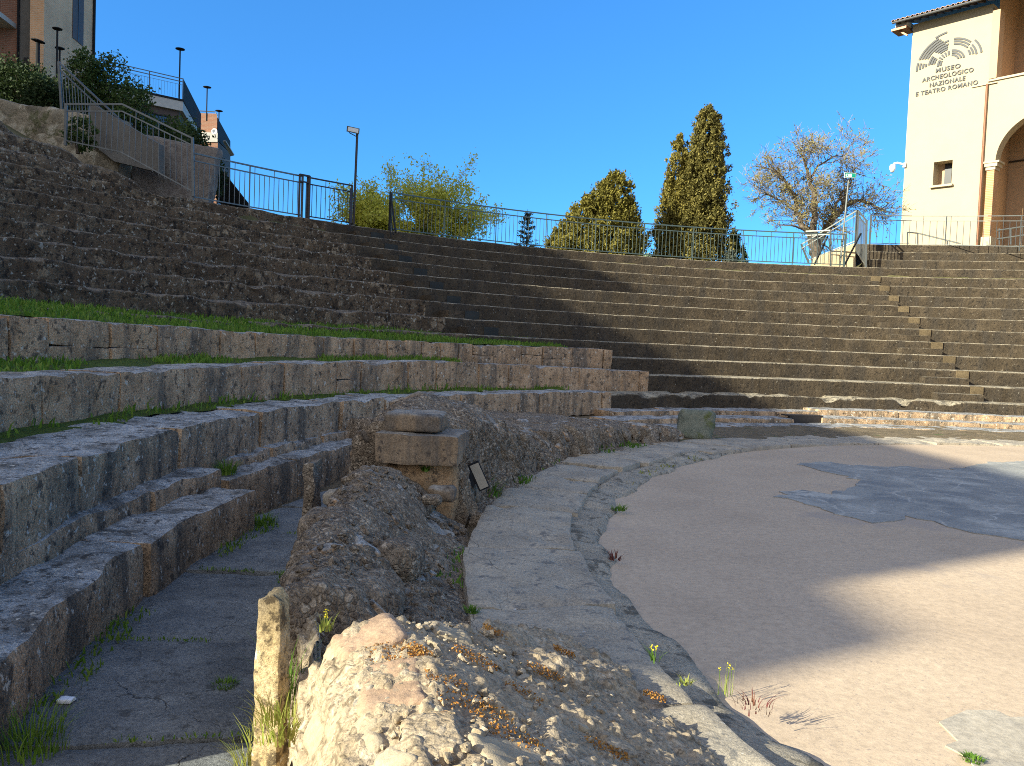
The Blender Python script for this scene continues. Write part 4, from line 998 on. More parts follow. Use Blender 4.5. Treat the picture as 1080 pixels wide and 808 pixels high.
# ------------------------------------------------------------------ museum
C0 = Vector((18.0, 38.0, 0)); nW = Vector((-.74, -.67, 0)).normalized(); tW = Vector((.67, -.74, 0)).normalized(); uZ = Vector((0, 0, 1))
def W(s, z, off=0.0): return C0 + tW * s + uZ * z + nW * off
mu = thing('museum', 'cream museum building with tiled eaves, lettering, loggia and arched portico', 'building', (C0.x, C0.y, 5.4))
def wall_poly(name, mat, outer, holes, thick, off=0.0, parent=None):
    """wall panel with rectangular holes cut as a grid"""
    s0, s1, z0, z1 = outer
    xs = sorted({s0, s1} | {h[0] for h in holes} | {h[1] for h in holes}); zs = sorted({z0, z1} | {h[2] for h in holes} | {h[3] for h in holes})
    mb = MB()
    inside = lambda s, z: any(h[0] < s < h[1] and h[2] < z < h[3] for h in holes)
    for i in range(len(xs) - 1):
        for j in range(len(zs) - 1):
            if inside((xs[i] + xs[i + 1]) / 2, (zs[j] + zs[j + 1]) / 2): continue
            a, b, c, d = xs[i], xs[i + 1], zs[j], zs[j + 1]
            for o_, rev in ((off, False), (off - thick, True)):
                v = [W(a, c, o_), W(b, c, o_), W(b, d, o_), W(a, d, o_)]
                mb.add([tuple(q) for q in v], [(0, 1, 2, 3)] if not rev else [(3, 2, 1, 0)])
            # reveals and outer edges
            for (sa, sb, za, zb, nx, nz) in ((a, a, c, d, -1, 0), (b, b, c, d, 1, 0), (a, b, c, c, 0, -1), (a, b, d, d, 0, 1)):
                ms, mz = (sa + sb) / 2 + nx * 1e-3, (za + zb) / 2 + nz * 1e-3
                out = not (s0 < ms < s1 and z0 < mz < z1)
                if out or inside(ms, mz):
                    v = [W(sa, za, off), W(sb, zb, off), W(sb, zb, off - thick), W(sa, za, off - thick)]
                    mb.add([tuple(q) for q in v], [(0, 1, 2, 3)])
    return mb.build(name, mat, parent)
EZ = 17.15                       # eaves
wall_poly('wall', M['stucco'], (0, 3.36, 5.0, EZ), [(1.30, 2.10, 9.53, 10.62)], 0.75, 0.0, mu)
# side wall along the unseen left side and back, so the building is closed
mb = MB()
bk_ = -nW * 9.0
for (a, b) in ((W(0, 0) , W(0, 0) + bk_), (W(0, 0) + bk_, W(11, 0) + bk_), (W(11, 0) + bk_, W(11, 0))):
    mb.add([tuple(a + uZ * 5), tuple(b + uZ * 5), tuple(b + uZ * EZ), tuple(a + uZ * EZ)], [(0, 1, 2, 3)])
mb.build('side_wall', M['stucco'], mu)
win = MB().box(W(1.72, 10.07, -0.60), (0.15, 0.02, 0.53), (tW, nW, uZ)).build('window', M['dark'], mu)
MB().box(W(1.70, 10.07, -0.68), (0.42, 0.02, 0.56), (tW, nW, uZ)).build('reveal_panel', M['stucco2'], win)
MB().box(W(1.70, 9.49, 0.06), (0.48, 0.10, 0.045), (tW, nW, uZ)).build('sill', M['cream'], win)
# portico side: arch below, loggia above
def arch_wall():
    mb = MB(); s0, s1 = 3.36, 11.0; za, zb = 5.0, 13.80
    sc_, r, zs = 5.72, 1.90, 10.30    # centre, radius, springing
    # piers and spandrel from fans, front and back
    n = 28; pts = [(sc_ - r * math.cos(math.pi * i / n), zs + r * math.sin(math.pi * i / n)) for i in range(n + 1)]
    for o_, rev in ((-0.02, False), (-0.62, True)):
        def q(v): mb.add([tuple(W(a, b, o_)) for a, b in v], [tuple(range(len(v)))] if not rev else [tuple(range(len(v) - 1, -1, -1))])
        q([(3.78, zs), (3.82, zs), (3.82, zb), (3.36, zb), (3.36, zs)])
        for i in range(n):
            (a0, b0), (a1, b1) = pts[i], pts[i + 1]; q([(a0, b0), (a1, b1), (a1, zb), (a0, zb)])
        q([(sc_ + r, za), (s1, za), (s1, zb), (sc_ + r, zb)])
    for i in range(n):
        (a0, b0), (a1, b1) = pts[i], pts[i + 1]
        mb.add([tuple(W(a0, b0, -0.02)), tuple(W(a1, b1, -0.02)), tuple(W(a1, b1, -0.62)), tuple(W(a0, b0, -0.62))], [(0, 1, 2, 3)])
    mb.add([tuple(W(3.36, zb, -0.02)), tuple(W(s1, zb, -0.02)), tuple(W(s1, zb, -0.62)), tuple(W(3.36, zb, -0.62))], [(0, 1, 2, 3)])
    return mb.build('arch_wall', M['stucco'], mu)
arch_wall()
MB().box(W(3.66, 7.2, -0.27), (0.15, 0.25, 2.75), (tW, nW, uZ)).build('column', M['orangebrick'], mu)
cp_ = MB(); cp_.box(W(3.66, 10.02, -0.27), (0.19, 0.29, 0.07), (tW, nW, uZ)); cp_.box(W(3.68, 10.17, -0.27), (0.25, 0.34, 0.08), (tW, nW, uZ)); cp_.box(W(3.70, 10.28, -0.27), (0.31, 0.37, 0.04), (tW, nW, uZ)); cp_.build('capital', M['cream'], mu)
MB().box(W(3.66, 5.9, -0.27), (0.20, 0.30, 1.16), (tW, nW, uZ)).build('column_base', M['cream'], mu)
mb = MB(); 
mb.add([tuple(W(3.40, 5, -3.2)), tuple(W(11, 5, -3.2)), tuple(W(11, 13.7, -3.2)), tuple(W(3.40, 13.7, -3.2))], [(0, 1, 2, 3)])
mb.add([tuple(W(3.40, 5, -0.76)), tuple(W(3.40, 5, -3.2)), tuple(W(3.40, 13.7, -3.2)), tuple(W(3.40, 13.7, -0.76))], [(0, 1, 2, 3)])
mb.add([tuple(W(3.36, 13.5, -0.63)), tuple(W(11, 13.5, -0.63)), tuple(W(11, 13.5, -3.2)), tuple(W(3.36, 13.5, -3.2))], [(0, 1, 2, 3)])
mb.build('portico_wall', M['stucco2'], mu)
MB().box(W(4.62, 10.9, -3.15), (1.2, 0.03, 0.035), (tW, nW, uZ)).build('tie_rod', M['wood'], mu)
dr = MB().box(W(5.5, 6.8, -3.16), (0.36, 0.03, 1.35), (tW, nW, uZ)).build('door', M['shutter'], mu)
MB().box(W(5.5, 8.22, -3.14), (0.46, 0.05, 0.07), (tW, nW, uZ)).build('door_frame', M['wood'], dr)
MB().box(W(7.2, 13.84, -0.30), (3.85, 0.36, 0.045), (tW, nW, uZ)).build('parapet_coping', M['cream'], mu)
MB().box(W(3.20, 13.70, 0.03), (0.50, 0.03, 0.022), (tW, nW, uZ)).build('string_course', M['cream'], mu)
pl_ = MB(); pl_.box(W(3.54, 15.35, -0.20), (0.15, 0.30, 1.46), (tW, nW, uZ)); pl_.build('pilaster', M['stucco2'], mu)
mb = MB()
mb.add([tuple(W(3.3, 13.8, -3.2)), tuple(W(11, 13.8, -3.2)), tuple(W(11, EZ + 1.25, -3.2)), tuple(W(3.3, EZ + 1.25, -3.2))], [(0, 1, 2, 3)])
mb.add([tuple(W(3.37, 13.8, -0.76)), tuple(W(3.37, 13.8, -3.4)), tuple(W(3.37, EZ + 1.3, -3.4)), tuple(W(3.37, EZ + 0.45, -0.76))], [(0, 1, 2, 3)])
mb.build('loggia_wall', M['stucco2'], mu)
MB().box(W(6.3, 14.3, -3.12), (0.5, 0.05, 0.42), (tW, nW, uZ)).build('loggia_door', M['shutter'], mu)
MB().tube([W(3.33, 5.5, 0.06), W(3.33, 13.7, 0.06)], 0.05, 8).build('downpipe', M['copper'], mu)
# roof: tile covered slab with rafters and gutter
rf = MB()
sl = 0.30; ov = 0.72
def RP(s, d): return W(s, EZ + 0.30 - (d) * sl, d)      # d outwards
v = [RP(-0.62, ov), RP(11.6, ov), RP(11.6, -9), RP(-0.62, -9)]
rf.add([tuple(q) for q in v] + [tuple(q - uZ * 0.07) for q in v], [(0, 1, 2, 3), (7, 6, 5, 4), (0, 4, 5, 1), (1, 5, 6, 2), (2, 6, 7, 3), (3, 7, 4, 0)])
ro = rf.build('roof', M['wood'], mu)
tl = MB(); s = -0.6
while s < 11.5:
    V = []; n = 7; L = [(-9.0, 0), (ov + 0.05, 0)]
    for (d, _) in L:
        for j in range(n):
            a = math.pi * j / (n - 1); q = RP(s, d) + tW * (0.085 * math.cos(a)) + uZ * (0.005 + 0.085 * math.sin(a)); V.append(tuple(q))
    for (d, _) in L:
        for j in range(n):
            a = math.pi * j / (n - 1); q = RP(s, d) + tW * (0.068 * math.cos(a)) + uZ * (0.004 + 0.068 * math.sin(a)); V.append(tuple(q))
    Fs = [(j, j + 1, n + j + 1, n + j) for j in range(n - 1)] + [(2 * n + j, 3 * n + j, 3 * n + j + 1, 2 * n + j + 1) for j in range(n - 1)] + [(n + j, n + j + 1, 3 * n + j + 1, 3 * n + j) for j in range(n - 1)]
    tl.add(V, Fs); s += 0.215
tl.build('roof_tiles', M['tile'], ro)
m = MB(); s = -0.4
while s < 11: m.bar(RP(s, ov - 0.08) - uZ * 0.12, RP(s, -0.1) - uZ * 0.12, 0.08, 0.1); s += 0.34
m.build('rafters', M['wood'], ro)
m = MB(); m.tube([RP(-0.62, ov + 0.07) - uZ * 0.06, RP(11.5, ov + 0.07) - uZ * 0.06], 0.05, 8); m.build('gutter', M['sign'], ro)
m = MB(); m.box(W(-0.42, EZ - 0.22, 0.12), (0.34, 0.42, 0.05), (tW, nW, uZ)); m.bar(W(-0.1, EZ - 0.55, 0.3), W(-0.55, EZ - 0.2, 0.3), 0.07); m.build('eave_bracket', M['copper'], ro)
m = MB(); m.box(W(-0.35, EZ + 0.0, 0.1), (0.25, 0.38, 0.12), (tW, nW, uZ)); m.build('eave_beam', M['fascia'], ro)
# lettering
def text_mesh(body, size):
    cu = bpy.data.curves.new('t', 'FONT'); cu.body = body; cu.size = size; cu.extrude = 0.012; cu.align_x = 'CENTER'; cu.space_character = 1.12; cu.offset = 0.006
    o = bpy.data.objects.new('t', cu); COL.objects.link(o)
    dg = bpy.context.evaluated_depsgraph_get(); me = bpy.data.meshes.new_from_object(o.evaluated_get(dg))
    V = [v.co.copy() for v in me.vertices]; Fs = [tuple(p.vertices) for p in me.polygons]
    bpy.data.objects.remove(o); bpy.data.curves.remove(cu); bpy.data.meshes.remove(me)
    return V, Fs
for body, sc0, zc, w in (('MUSEO', 1.66, 14.68, 1.04), ('ARCHEOLOGICO', 1.66, 14.38, 2.16), ('NAZIONALE', 1.66, 14.08, 1.50), ('E TEATRO ROMANO', 1.63, 13.79, 2.62)):
    V, Fs = text_mesh(body, 0.30); xs = [v.x for v in V]; k = w / (max(xs) - min(xs))
    ln = MB(); ln.add([tuple(W(sc0 + v.x * k, zc + v.y * 0.88, 0.028 + v.z)) for v in V], Fs); ln.build('lettering', M['sign'], mu)
# emblem: broken concentric arcs of a theatre plan seen from above
em = MB(); ec, ez = 1.72, 14.98
def arcbar(r, a0, a1, w=0.058, zoff=0.0):
    n = max(3, int(abs(a1 - a0) / 5)); V = []; 
    for o_ in (0.012, 0.034):
        for rr in (r - w / 2, r + w / 2):
            for i in range(n + 1):
                a = R_(a0 + (a1 - a0) * i / n); V.append(tuple(W(ec + rr * math.cos(a) * 1.0, ez + zoff + rr * math.sin(a) * 0.93, o_)))
    k = n + 1; Fs = []
    for i in range(n):
        Fs += [(2 * k + i, 2 * k + i + 1, 3 * k + i + 1, 3 * k + i), (i, 2 * k + i, 2 * k + i + 1, i + 1)[::-1], (k + i, k + i + 1, 3 * k + i + 1, 3 * k + i)[::-1]]
    Fs += [(0, k, 3 * k, 2 * k), (n, 2 * k + n, 3 * k + n, k + n)]
    em.add(V, Fs)
ww = 0.082
for i, r in enumerate((1.42, 1.30, 1.18, 1.06)): arcbar(r, 112 - 3 * i, 160 - 1.5 * i, ww)
for i, r in enumerate((0.94, 0.83, 0.72)): arcbar(r, 96 + 2 * i, 134 - 3 * i, ww)
for i, r in enumerate((1.42, 1.29, 1.16, 1.04)): arcbar(r, 166 + i * 0.5, 182 - 2.0 * i, ww)
for i, r in enumerate((0.90, 0.79, 0.68)): arcbar(r, 145 + i, 172 - i, ww)
for r in (0.50, 0.39): arcbar(r, 150, 184, ww)
for i in range(4): arcbar(0.50, 94 + 14 * i, 102 + 14 * i, 0.20)
for i, r in enumerate((0.60, 0.49, 0.38)): arcbar(r, 12 + 4 * i, 84 - 2 * i, ww)
for i, r in enumerate((1.14, 1.02, 0.90)): arcbar(r, 44 - 3 * i, 84 - 1 * i, ww)
for i, r in enumerate((1.10, 0.98, 0.86)): arcbar(r, 8 + 3 * i, 36 - 3 * i, ww)
arcbar(1.30, 8, 40, ww)
arcbar(1.54, 97, 116, ww); arcbar(1.10, 95, 104, ww)
em.build('emblem', M['sign'], mu)
# surveillance camera
cc = thing('security_camera', 'white dome surveillance camera on a bracket at the museum corner', 'camera', W(-0.02, 10.66, 0.0))
MB().box(W(0.02, 10.66, 0.06), (0.06, 0.05, 0.10), (tW, nW, uZ)).build('wall_plate', M['white'], cc)
MB().tube([W(0.02, 10.68, 0.10), W(-0.22, 10.76, 0.28), W(-0.38, 10.72, 0.34)], 0.05, 8).build('bracket', M['white'], cc)
V, Fs = rbox((0.26, 0.26, 0.34), (8, 8, 10), 0.125); V = V + np.array(W(-0.40, 10.55, 0.36)); dm = mesh_obj('dome_housing', V, Fs, M['white'], cc, True)
V, Fs = rbox((0.17, 0.17, 0.15), (6, 6, 6), 0.07); V = V + np.array(W(-0.40, 10.40, 0.36)); mesh_obj('dome_lens', V, Fs, M['fascia'], dm, True)

# ------------------------------------------------------------------ buildings on the left
bb = thing('brick_building', 'tall tan brick apartment building with a balcony at the top left corner', 'building', (-20.5, 34, 9))
k0 = Vector((-20.10, 34.0, 0)); sd = Vector((-.10, .995, 0)).normalized(); fd = Vector((-0.995, -0.10, 0)).normalized()
def bx_(o, d, d2, L, Dp, z0, z1): return [tuple(q) for q in ()]
def hbox(mb, o, d1, L1, d2, L2, z0, z1):
    q = [o, o + d1 * L1, o + d1 * L1 + d2 * L2, o + d2 * L2]
    V = [(p.x, p.y, z0) for p in q] + [(p.x, p.y, z1) for p in q]
    return mb.add(V, [(3, 2, 1, 0), (4, 5, 6, 7), (0, 1, 5, 4), (1, 2, 6, 5), (2, 3, 7, 6), (3, 0, 4, 7)])
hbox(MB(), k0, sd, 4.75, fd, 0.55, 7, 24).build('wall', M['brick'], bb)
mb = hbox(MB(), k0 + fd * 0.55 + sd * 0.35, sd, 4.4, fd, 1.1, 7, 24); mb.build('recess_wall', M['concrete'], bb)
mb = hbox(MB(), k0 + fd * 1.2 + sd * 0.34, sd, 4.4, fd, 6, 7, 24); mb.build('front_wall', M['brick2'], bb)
m = MB(); q = k0 + fd * 1.14 + sd * 0.26; m.bar(q + Vector((0, 0, 7)), q + Vector((0, 0, 24)), 0.07, up=(0, 1, 0)); m.build('downpipe', M['black'], bb)
bl = hbox(MB(), k0 + fd * 1.25 - sd * 1.0, fd, 5, sd, 1.4, 13.95, 14.15).build('balcony', M['fascia'], bb)
m = MB(); o = k0 + fd * 1.25 - sd * 0.97 
for i in range(40): m.bar(o + fd * 0.12 * i + Vector((0, 0, 14.15)), o + fd * 0.12 * i + Vector((0, 0, 15.2)), 0.015, up=(0, 1, 0))
m.bar(o + Vector((0, 0, 15.2)), o + fd * 4.8 + Vector((0, 0, 15.2)), 0.05); m.build('balcony_rail', M['black'], bl)
wn = hbox(MB(), k0 + sd * 2.6 - fd * 0.03, sd, 1.1, fd, 0.2, 14.55, 17.6).build('window', M['shutter'], bb)
hbox(MB(), k0 + sd * 3.12 - fd * 0.05, sd, 0.05, fd, 0.1, 14.6, 17.5).build('shutter_bar', M['dark'], wn)
wn = hbox(MB(), k0 + sd * 2.3 - fd * 0.03, sd, 1.1, fd, 0.2, 10.3, 12.15).build('window', M['dark'], bb)
hbox(MB(), k0 + sd * 2.25 - fd * 0.045, sd, 1.2, fd, 0.1, 12.15, 12.27).build('window_frame', M['shutter'], wn)
hbox(MB(), k0 + fd * 0.72 + sd * 0.31, fd, 0.22, sd, 0.1, 11.0, 12.8).build('window', M['dark'], bb)
m = MB(); m.bar(k0 + sd * 4.77 - fd * 0.05 + Vector((0, 0, 7)), k0 + sd * 4.77 - fd * 0.05 + Vector((0, 0, 24)), 0.1, up=(0, 1, 0)); m.build('corner_pipe', M['black'], bb)
hbox(MB(), k0 + fd * 3.4 - sd * 9, sd, 10, fd, 5, 6, 24).build('unseen_shade_wing', M['brick'], bb)  # unseen wing, added to throw shade on the front wall

# terrace building
tb_ = thing('terrace_building', 'flat roofed building with grey fascia, railed roof terrace and blue reflecting window', 'building', (-17, 40, 8))
c1 = Vector((-16.74, 40.0, 0)); dl = Vector((-.78, -.62, 0)).normalized(); dr_ = Vector((-.24, .97, 0)).normalized(); 
def slab(mb, off, z0, z1, L=6.5, Rr=6.3, over=0.0):
    o = c1
    q = [o + dl * L, o, o + dr_ * Rr, o + dr_ * Rr + dl * L]
    cen = sum(q, Vector()) / 4; q = [cen + (p - cen) * (1 + over) for p in q]
    return mb.prism([(p.x, p.y) for p in q], z0, z1)
slab(MB(), 0, 12.42, 12.88).build('fascia', M['fascia'], tb_)
slab(MB(), 0, 12.89, 12.98, over=0.012).build('roof_edge', M['black'], tb_)
slab(MB(), 0, 8.0, 12.41, over=-0.06).build('wall', M['brown'], tb_)
cen = c1 + dl * 3.2 + dr_ * 3.15
nl = Vector((dl.y, -dl.x, 0)); nl = nl if nl.y < 0 else -nl
o1 = cen + (c1 - cen) * 0.94
wq = MB(); a = o1 + dl * 0.55 + nl * 0.03; b = o1 + dl * 2.6 + nl * 0.03
wq.add([(a.x, a.y, 11.3), (b.x, b.y, 11.3), (b.x, b.y, 12.02), (a.x, a.y, 12.02)], [(0, 1, 2, 3)]); w_ = wq.build('window', M['glass'], tb_)
m = MB()
for (p, q) in ((Vector((a.x, a.y, 12.04)), Vector((b.x, b.y, 12.04))), (Vector((a.x, a.y, 11.3)), Vector((a.x, a.y, 12.04)))): m.bar(p + nl * 0.02, q + nl * 0.02, 0.06)
m.build('window_frame', M['black'], w_)
m = MB(); cl_ = c1 + Vector((0, 0, 12.98))
for h in (1.0, 0.85): m.bar(cl_ + Vector((0, 0, h)), cl_ + dl * 6.5 + Vector((0, 0, h)), 0.035)
for i in range(5): m.bar(cl_ + dl * (1.55 * i + 0.02), cl_ + dl * (1.55 * i + 0.02) + Vector((0, 0, 1.0)), 0.035, up=(0, 1, 0))
m.build('terrace_rail', M['rail'], tb_)
m = MB(); m.bar(cl_ + dl * 0.05 + Vector((0, 0, 0.7)), cl_ + dl * 6.4 + Vector((0, 0, 0.7)), 0.014)
for i in range(48): m.bar(cl_ + dl * (0.13 * i + 0.1) + Vector((0, 0, 0.05)), cl_ + dl * (0.13 * i + 0.1) + Vector((0, 0, 0.7)), 0.008, up=(0, 1, 0))
m.build('terrace_mesh', M['raillight'], tb_)
m = MB(); a = cl_ + dr_ * 0.05; b = cl_ + dr_ * 6.3; w2_ = Vector((-dr_.y, dr_.x, 0)) * 0.03
V = [a, b, b + Vector((0, 0, 1.0)), a + Vector((0, 0, 1.0))]; V = V + [q + w2_ for q in V]
V = [q - Vector((0, 0, 0.0)) for q in V]
m.add([tuple(q) for q in V], [(0, 1, 2, 3), (7, 6, 5, 4), (0, 4, 5, 1), (1, 5, 6, 2), (2, 6, 7, 3), (3, 7, 4, 0)]); m.build('dark_screen', M['black'], tb_)

# far brick house with dish and awning
fh = thing('brick_house', 'small far reddish brick house with pale band, dark balcony screen and awning', 'building', at(220, 200, 48))
hx = lambda x, y, D: at(x, y, D)
def pbox(x0, x1, y0, y1, D, dep):
    a = at(x0, (y0 + y1) / 2, D); b = at(x1, (y0 + y1) / 2, D); zt = at(x0, y0, D).z; zb = at(x0, y1, D).z
    mb = MB(); return mb.prism([(a.x, a.y), (b.x, b.y), (b.x - 0.45 * dep, b.y + dep), (a.x - 0.45 * dep, a.y + dep)], zb, zt)
pbox(205, 229, 119, 139, 48, 6).build('upper_wall', M['brick2'], fh)
pbox(205, 229, 149, 215, 48, 6).build('lower_wall', M['brick2'], fh)
pbox(204.5, 229.5, 139, 149, 47.95, 6).build('stone_band', M['fascia'], fh)
m = MB(); m.tube([at(211, 117, 48), at(227, 118, 48), at(229, 122, 48)], 0.03, 6); m.build('roof_rail', M['rail'], fh)
sc_m = MB(); q = [at(229.5, 124, 48.5), at(243, 149, 56), at(243, 161, 56), at(229.5, 148, 48.5)]
V = q + [p + Vector((-0.1, 0.02, 0)) for p in q]; sc_m.add([tuple(p) for p in V], [(0, 1, 2, 3), (7, 6, 5, 4), (0, 4, 5, 1), (1, 5, 6, 2), (2, 6, 7, 3), (3, 7, 4, 0)]); sc_m.build('balcony_screen', M['black'], fh)
sc_m = MB(); q = [at(229.5, 149, 48.5), at(243, 162, 56), at(243, 215, 56), at(229.5, 215, 48.5)]
V = q + [p + Vector((-0.4, 0.05, 0)) for p in q]; sc_m.add([tuple(p) for p in V], [(0, 1, 2, 3), (7, 6, 5, 4), (0, 4, 5, 1), (1, 5, 6, 2), (2, 6, 7, 3), (3, 7, 4, 0)]); sc_m.build('side_wall', M['brown'], fh)
sc_m = MB(); q = [at(235, 149, 50), at(238, 149, 50), at(247, 164, 52), at(243, 165, 52)]
V = q + [p + Vector((0.0, 0.05, 0.06)) for p in q]; sc_m.add([tuple(p) for p in V], [(0, 1, 2, 3), (7, 6, 5, 4), (0, 4, 5, 1), (1, 5, 6, 2), (2, 6, 7, 3), (3, 7, 4, 0)]); sc_m.build('awning', M['fascia'], fh)
ds = thing('satellite_dish', 'round white satellite dish on the far brick house', 'satellite dish', at(226, 141, 47.6))
V = []; n = 18; c = at(226, 138.5, 47.5)
for i, (r, y) in enumerate(((0.02, 0.08), (0.10, 0.065), (0.17, 0.0), (0.175, 0.01), (0.1, 0.085), (0.0, 0.1))):
    for j in range(n):
        a = 2 * math.pi * j / n; V.append((c.x + r * math.cos(a), c.y + y, c.z + r * math.sin(a)))
mesh_obj('dish', V, [(i * n + j, i * n + (j + 1) % n, (i + 1) * n + (j + 1) % n, (i + 1) * n + j) for i in range(5) for j in range(n)], M['white'], ds, True)
MB().bar(at(226.5, 141, 47.55), at(227.5, 145, 47.9), 0.04).build('arm', M['rail'], ds)

# the house beyond the left edge of the picture that shades the seating
ch = thing('brick_house', 'long brick house on the hill left of the seating', 'building', (-28, 0, 4))
MB().prism([(-25.0, -10.3), (-25.0, 14.0), (-33, 14.0), (-33, -10.3)], 3.0, 12.6).build('wall', M['brick'], ch)
MB().prism([(-25.0, -11.7), (-25.0, -10.3), (-33, -10.3), (-33, -11.7)], 12.62, 13.28).build('eave_slab', M['fascia'], ch)
MB().prism([(-25.0, -10.75), (-25.0, 14.0), (-33, 14.0), (-33, -10.75)], 13.3, 15.45).build('upper_storey', M['brick'], ch)
MB().prism([(-25.0, 7.2), (-25.0, 13.9), (-32.9, 13.9), (-32.9, 7.2)], 15.47, 17.3).build('attic', M['brick2'], ch)

# ------------------------------------------------------------------ plants
def leaves(pts, size, g, dirs=None, aspect=1.8, up=0.0, jitter=0.35):
    """pointed leaf quads; returns V (n*4,3), faces"""
    n = len(pts); pts = np.asarray(pts)
    d = g.normal(size=(n, 3))
    if dirs is not None: d = d * jitter * 2 + np.asarray(dirs)
    d[:, 2] += up; d /= np.linalg.norm(d, axis=1, keepdims=True) + 1e-9
    q = g.normal(size=(n, 3)); x = np.cross(d, q); x /= np.linalg.norm(x, axis=1, keepdims=True) + 1e-9
    s = size * g.uniform(0.6, 1.35, (n, 1))
    a = pts - d * s * aspect * 0.5; b = pts + x * s * 0.5; c = pts + d * s * aspect * 0.5; e = pts - x * s * 0.5
    V = np.stack([a, b, c, e], 1).reshape(-1, 3)
    return V, [(4 * i, 4 * i + 1, 4 * i + 2, 4 * i + 3) for i in range(n)]
def tree_root(name, label, cat, base, group=None): return thing(name, label, cat, base, group)
def cone_tree(name, label, base, cones, mat, n_clump, per, leaf, seed, trunk_r=0.16, clump=0.22, aspect=2.2, up=0.9, core_mat=None, group=None, cat='cypress tree'):
    """cypress: leaf tufts gathered in clumps over lumpy cones; cones = (dx, dy, z0, height, radius, power)"""
    g = np.random.default_rng(seed); t = tree_root(name, label, cat, base, group); base = Vector(base)
    H = max(c[2] + c[3] for c in cones)
    MB().tube([base - Vector((0, 0, .3)), base + Vector((0, 0, H * 0.45)), base + Vector((0, 0, H * 0.8))], [trunk_r, trunk_r * 0.7, 0.03], 8).build('trunk', M['bark'], t)
    VV = []; FF = []; off = 0; tot = sum(c[3] * c[4] for c in cones)
    for (dx, dy, z0, h, r, pw) in cones:
        nc = max(8, int(n_clump * h * r / tot))
        u = g.random(nc) ** 0.85; a = g.uniform(0, 2 * math.pi, nc)
        prof = np.minimum(1, (1 - u)) ** pw * (0.72 + 0.28 * np.minimum(1, u * 6))
        lump = 1 + 0.16 * np.sin(a * 3 + seed + u * 9) + 0.10 * np.sin(a * 5 + u * 23 + seed) + 0.15 * g.normal(size=nc)
        depth = np.where(g.random(nc) < 0.78, g.uniform(0.82, 1.0, nc), g.uniform(0.3, 0.82, nc)); depth = np.where(g.random(nc) < 0.14, g.uniform(1.0, 1.25, nc), depth)
        rr = r * prof * lump * depth
        C = np.stack([base.x + dx + rr * np.cos(a), base.y + dy + rr * np.sin(a), base.z + z0 + u * h], 1)
        out = np.stack([np.cos(a) * 0.6, np.sin(a) * 0.6, np.full(nc, up)], 1)
        cs = clump * g.uniform(0.55, 1.4, nc) * (0.5 + 0.5 * (1 - u))
        P = np.repeat(C, per, 0) + g.normal(size=(nc * per, 3)) * np.repeat(cs, per)[:, None] * np.array([0.5, 0.5, 0.85])
        D = np.repeat(out, per, 0) + 0.0
        V, Fs = leaves(P, leaf, g, D, aspect, 0.0, 0.4)
        VV.append(V); FF += [tuple(i + off for i in f) for f in Fs]; off += len(V)
    mesh_obj('crown', np.concatenate(VV), FF, mat, t); return t
cone_tree('cypress_tree', 'tall broad columnar cypress, the highest tree behind the railing', (9.1, 40, 4.6), [(0, 0, 0.1, 8.9, 1.38, 0.38), (0.25, 0.0, 0.3, 5.4, 1.32, 0.5), (-0.45, -0.1, 0.2, 6.9, 1.12, 0.42), (0.1, 0, 2.0, 6.7, 1.12, 0.34)], M['cypress2'], 1800, 36, 0.065, 31, clump=0.19)
cone_tree('cypress_tree', 'slimmer greener cypress leaning against the tall one', (7.82, 40.2, 4.6), [(0, 0, 0.1, 7.5, 1.05, 0.48), (-0.3, 0, 0.1, 5.6, 0.95, 0.52), (0.5, 0, 0.1, 6.2, 1.05, 0.48)], M['cypress'], 1150, 36, 0.06, 32, clump=0.18)
cone_tree('cypress_shrub', 'small dark cypress growing at the right foot of the tall cypress', (10.75, 39.6, 4.6), [(0, 0, 0, 2.7, 0.35, 0.7), (0.35, 0, 0.6, 1.5, 0.28, 0.7), (-0.2, 0, 0, 2.9, 0.3, 0.7)], M['hedge'], 160, 20, 0.07, 33, 0.06)
cone_tree('cypress_tree', 'broad golden green cypress with a sloping left shoulder', (4.1, 38, 4.6), [(0.45, 0, 0.0, 5.15, 1.25, 0.36), (-0.1, -0.1, 0.0, 4.75, 1.3, 0.42), (-0.9, -0.2, 0.0, 4.0, 1.3, 0.5), (-1.7, 0, 0.0, 3.1, 1.15, 0.55), (-2.35, 0, 0.0, 2.3, 0.8, 0.6), (1.0, 0.1, 0.0, 4.1, 1.0, 0.45), (1.3, 0, 0, 2.9, 0.8, 0.55)], M['bush'], 1700, 36, 0.065, 34, 0.18, clump=0.20)
# small grey conifer with whorled branches
def conifer(label, base, H, r, seed):
    g = np.random.default_rng(seed); t = tree_root('conifer', label, 'conifer', base); base = Vector(base)
    MB().tube([base, base + Vector((0, 0, H))], [0.06, 0.012], 6).build('trunk', M['bark'], t)
    P = []; D = []; br = MB()
    for k in range(13):
        u = k / 13; z = base.z + H * (0.12 + 0.86 * u); L = r * (1 - u) ** 0.8 + 0.1
        for j in range(7):
            a = g.uniform(0, 6.28); l = L * g.uniform(0.65, 1.1); q0 = Vector((base.x, base.y, z)); q1 = q0 + Vector((math.cos(a) * l, math.sin(a) * l, l * 0.38))
            br.tube([q0, q1], [0.016, 0.006], 4)
            for i in range(26):
                f = g.uniform(0.2, 1.05); q = q0.lerp(q1, f); P.append((q.x + g.normal() * .045, q.y + g.normal() * .045, q.z + g.normal() * .045)); D.append((math.cos(a) * .8, math.sin(a) * .8, .5))
    V, Fs = leaves(P, 0.05, g, D, 2.8, 0, 0.5); br.build('branches', M['bark'], t); mesh_obj('crown', V, Fs, M['conifer'], t)
conifer('small grey green conifer with upswept whorled branches', (0.5, 45, 5.2), 3.95, 1.0, 41)
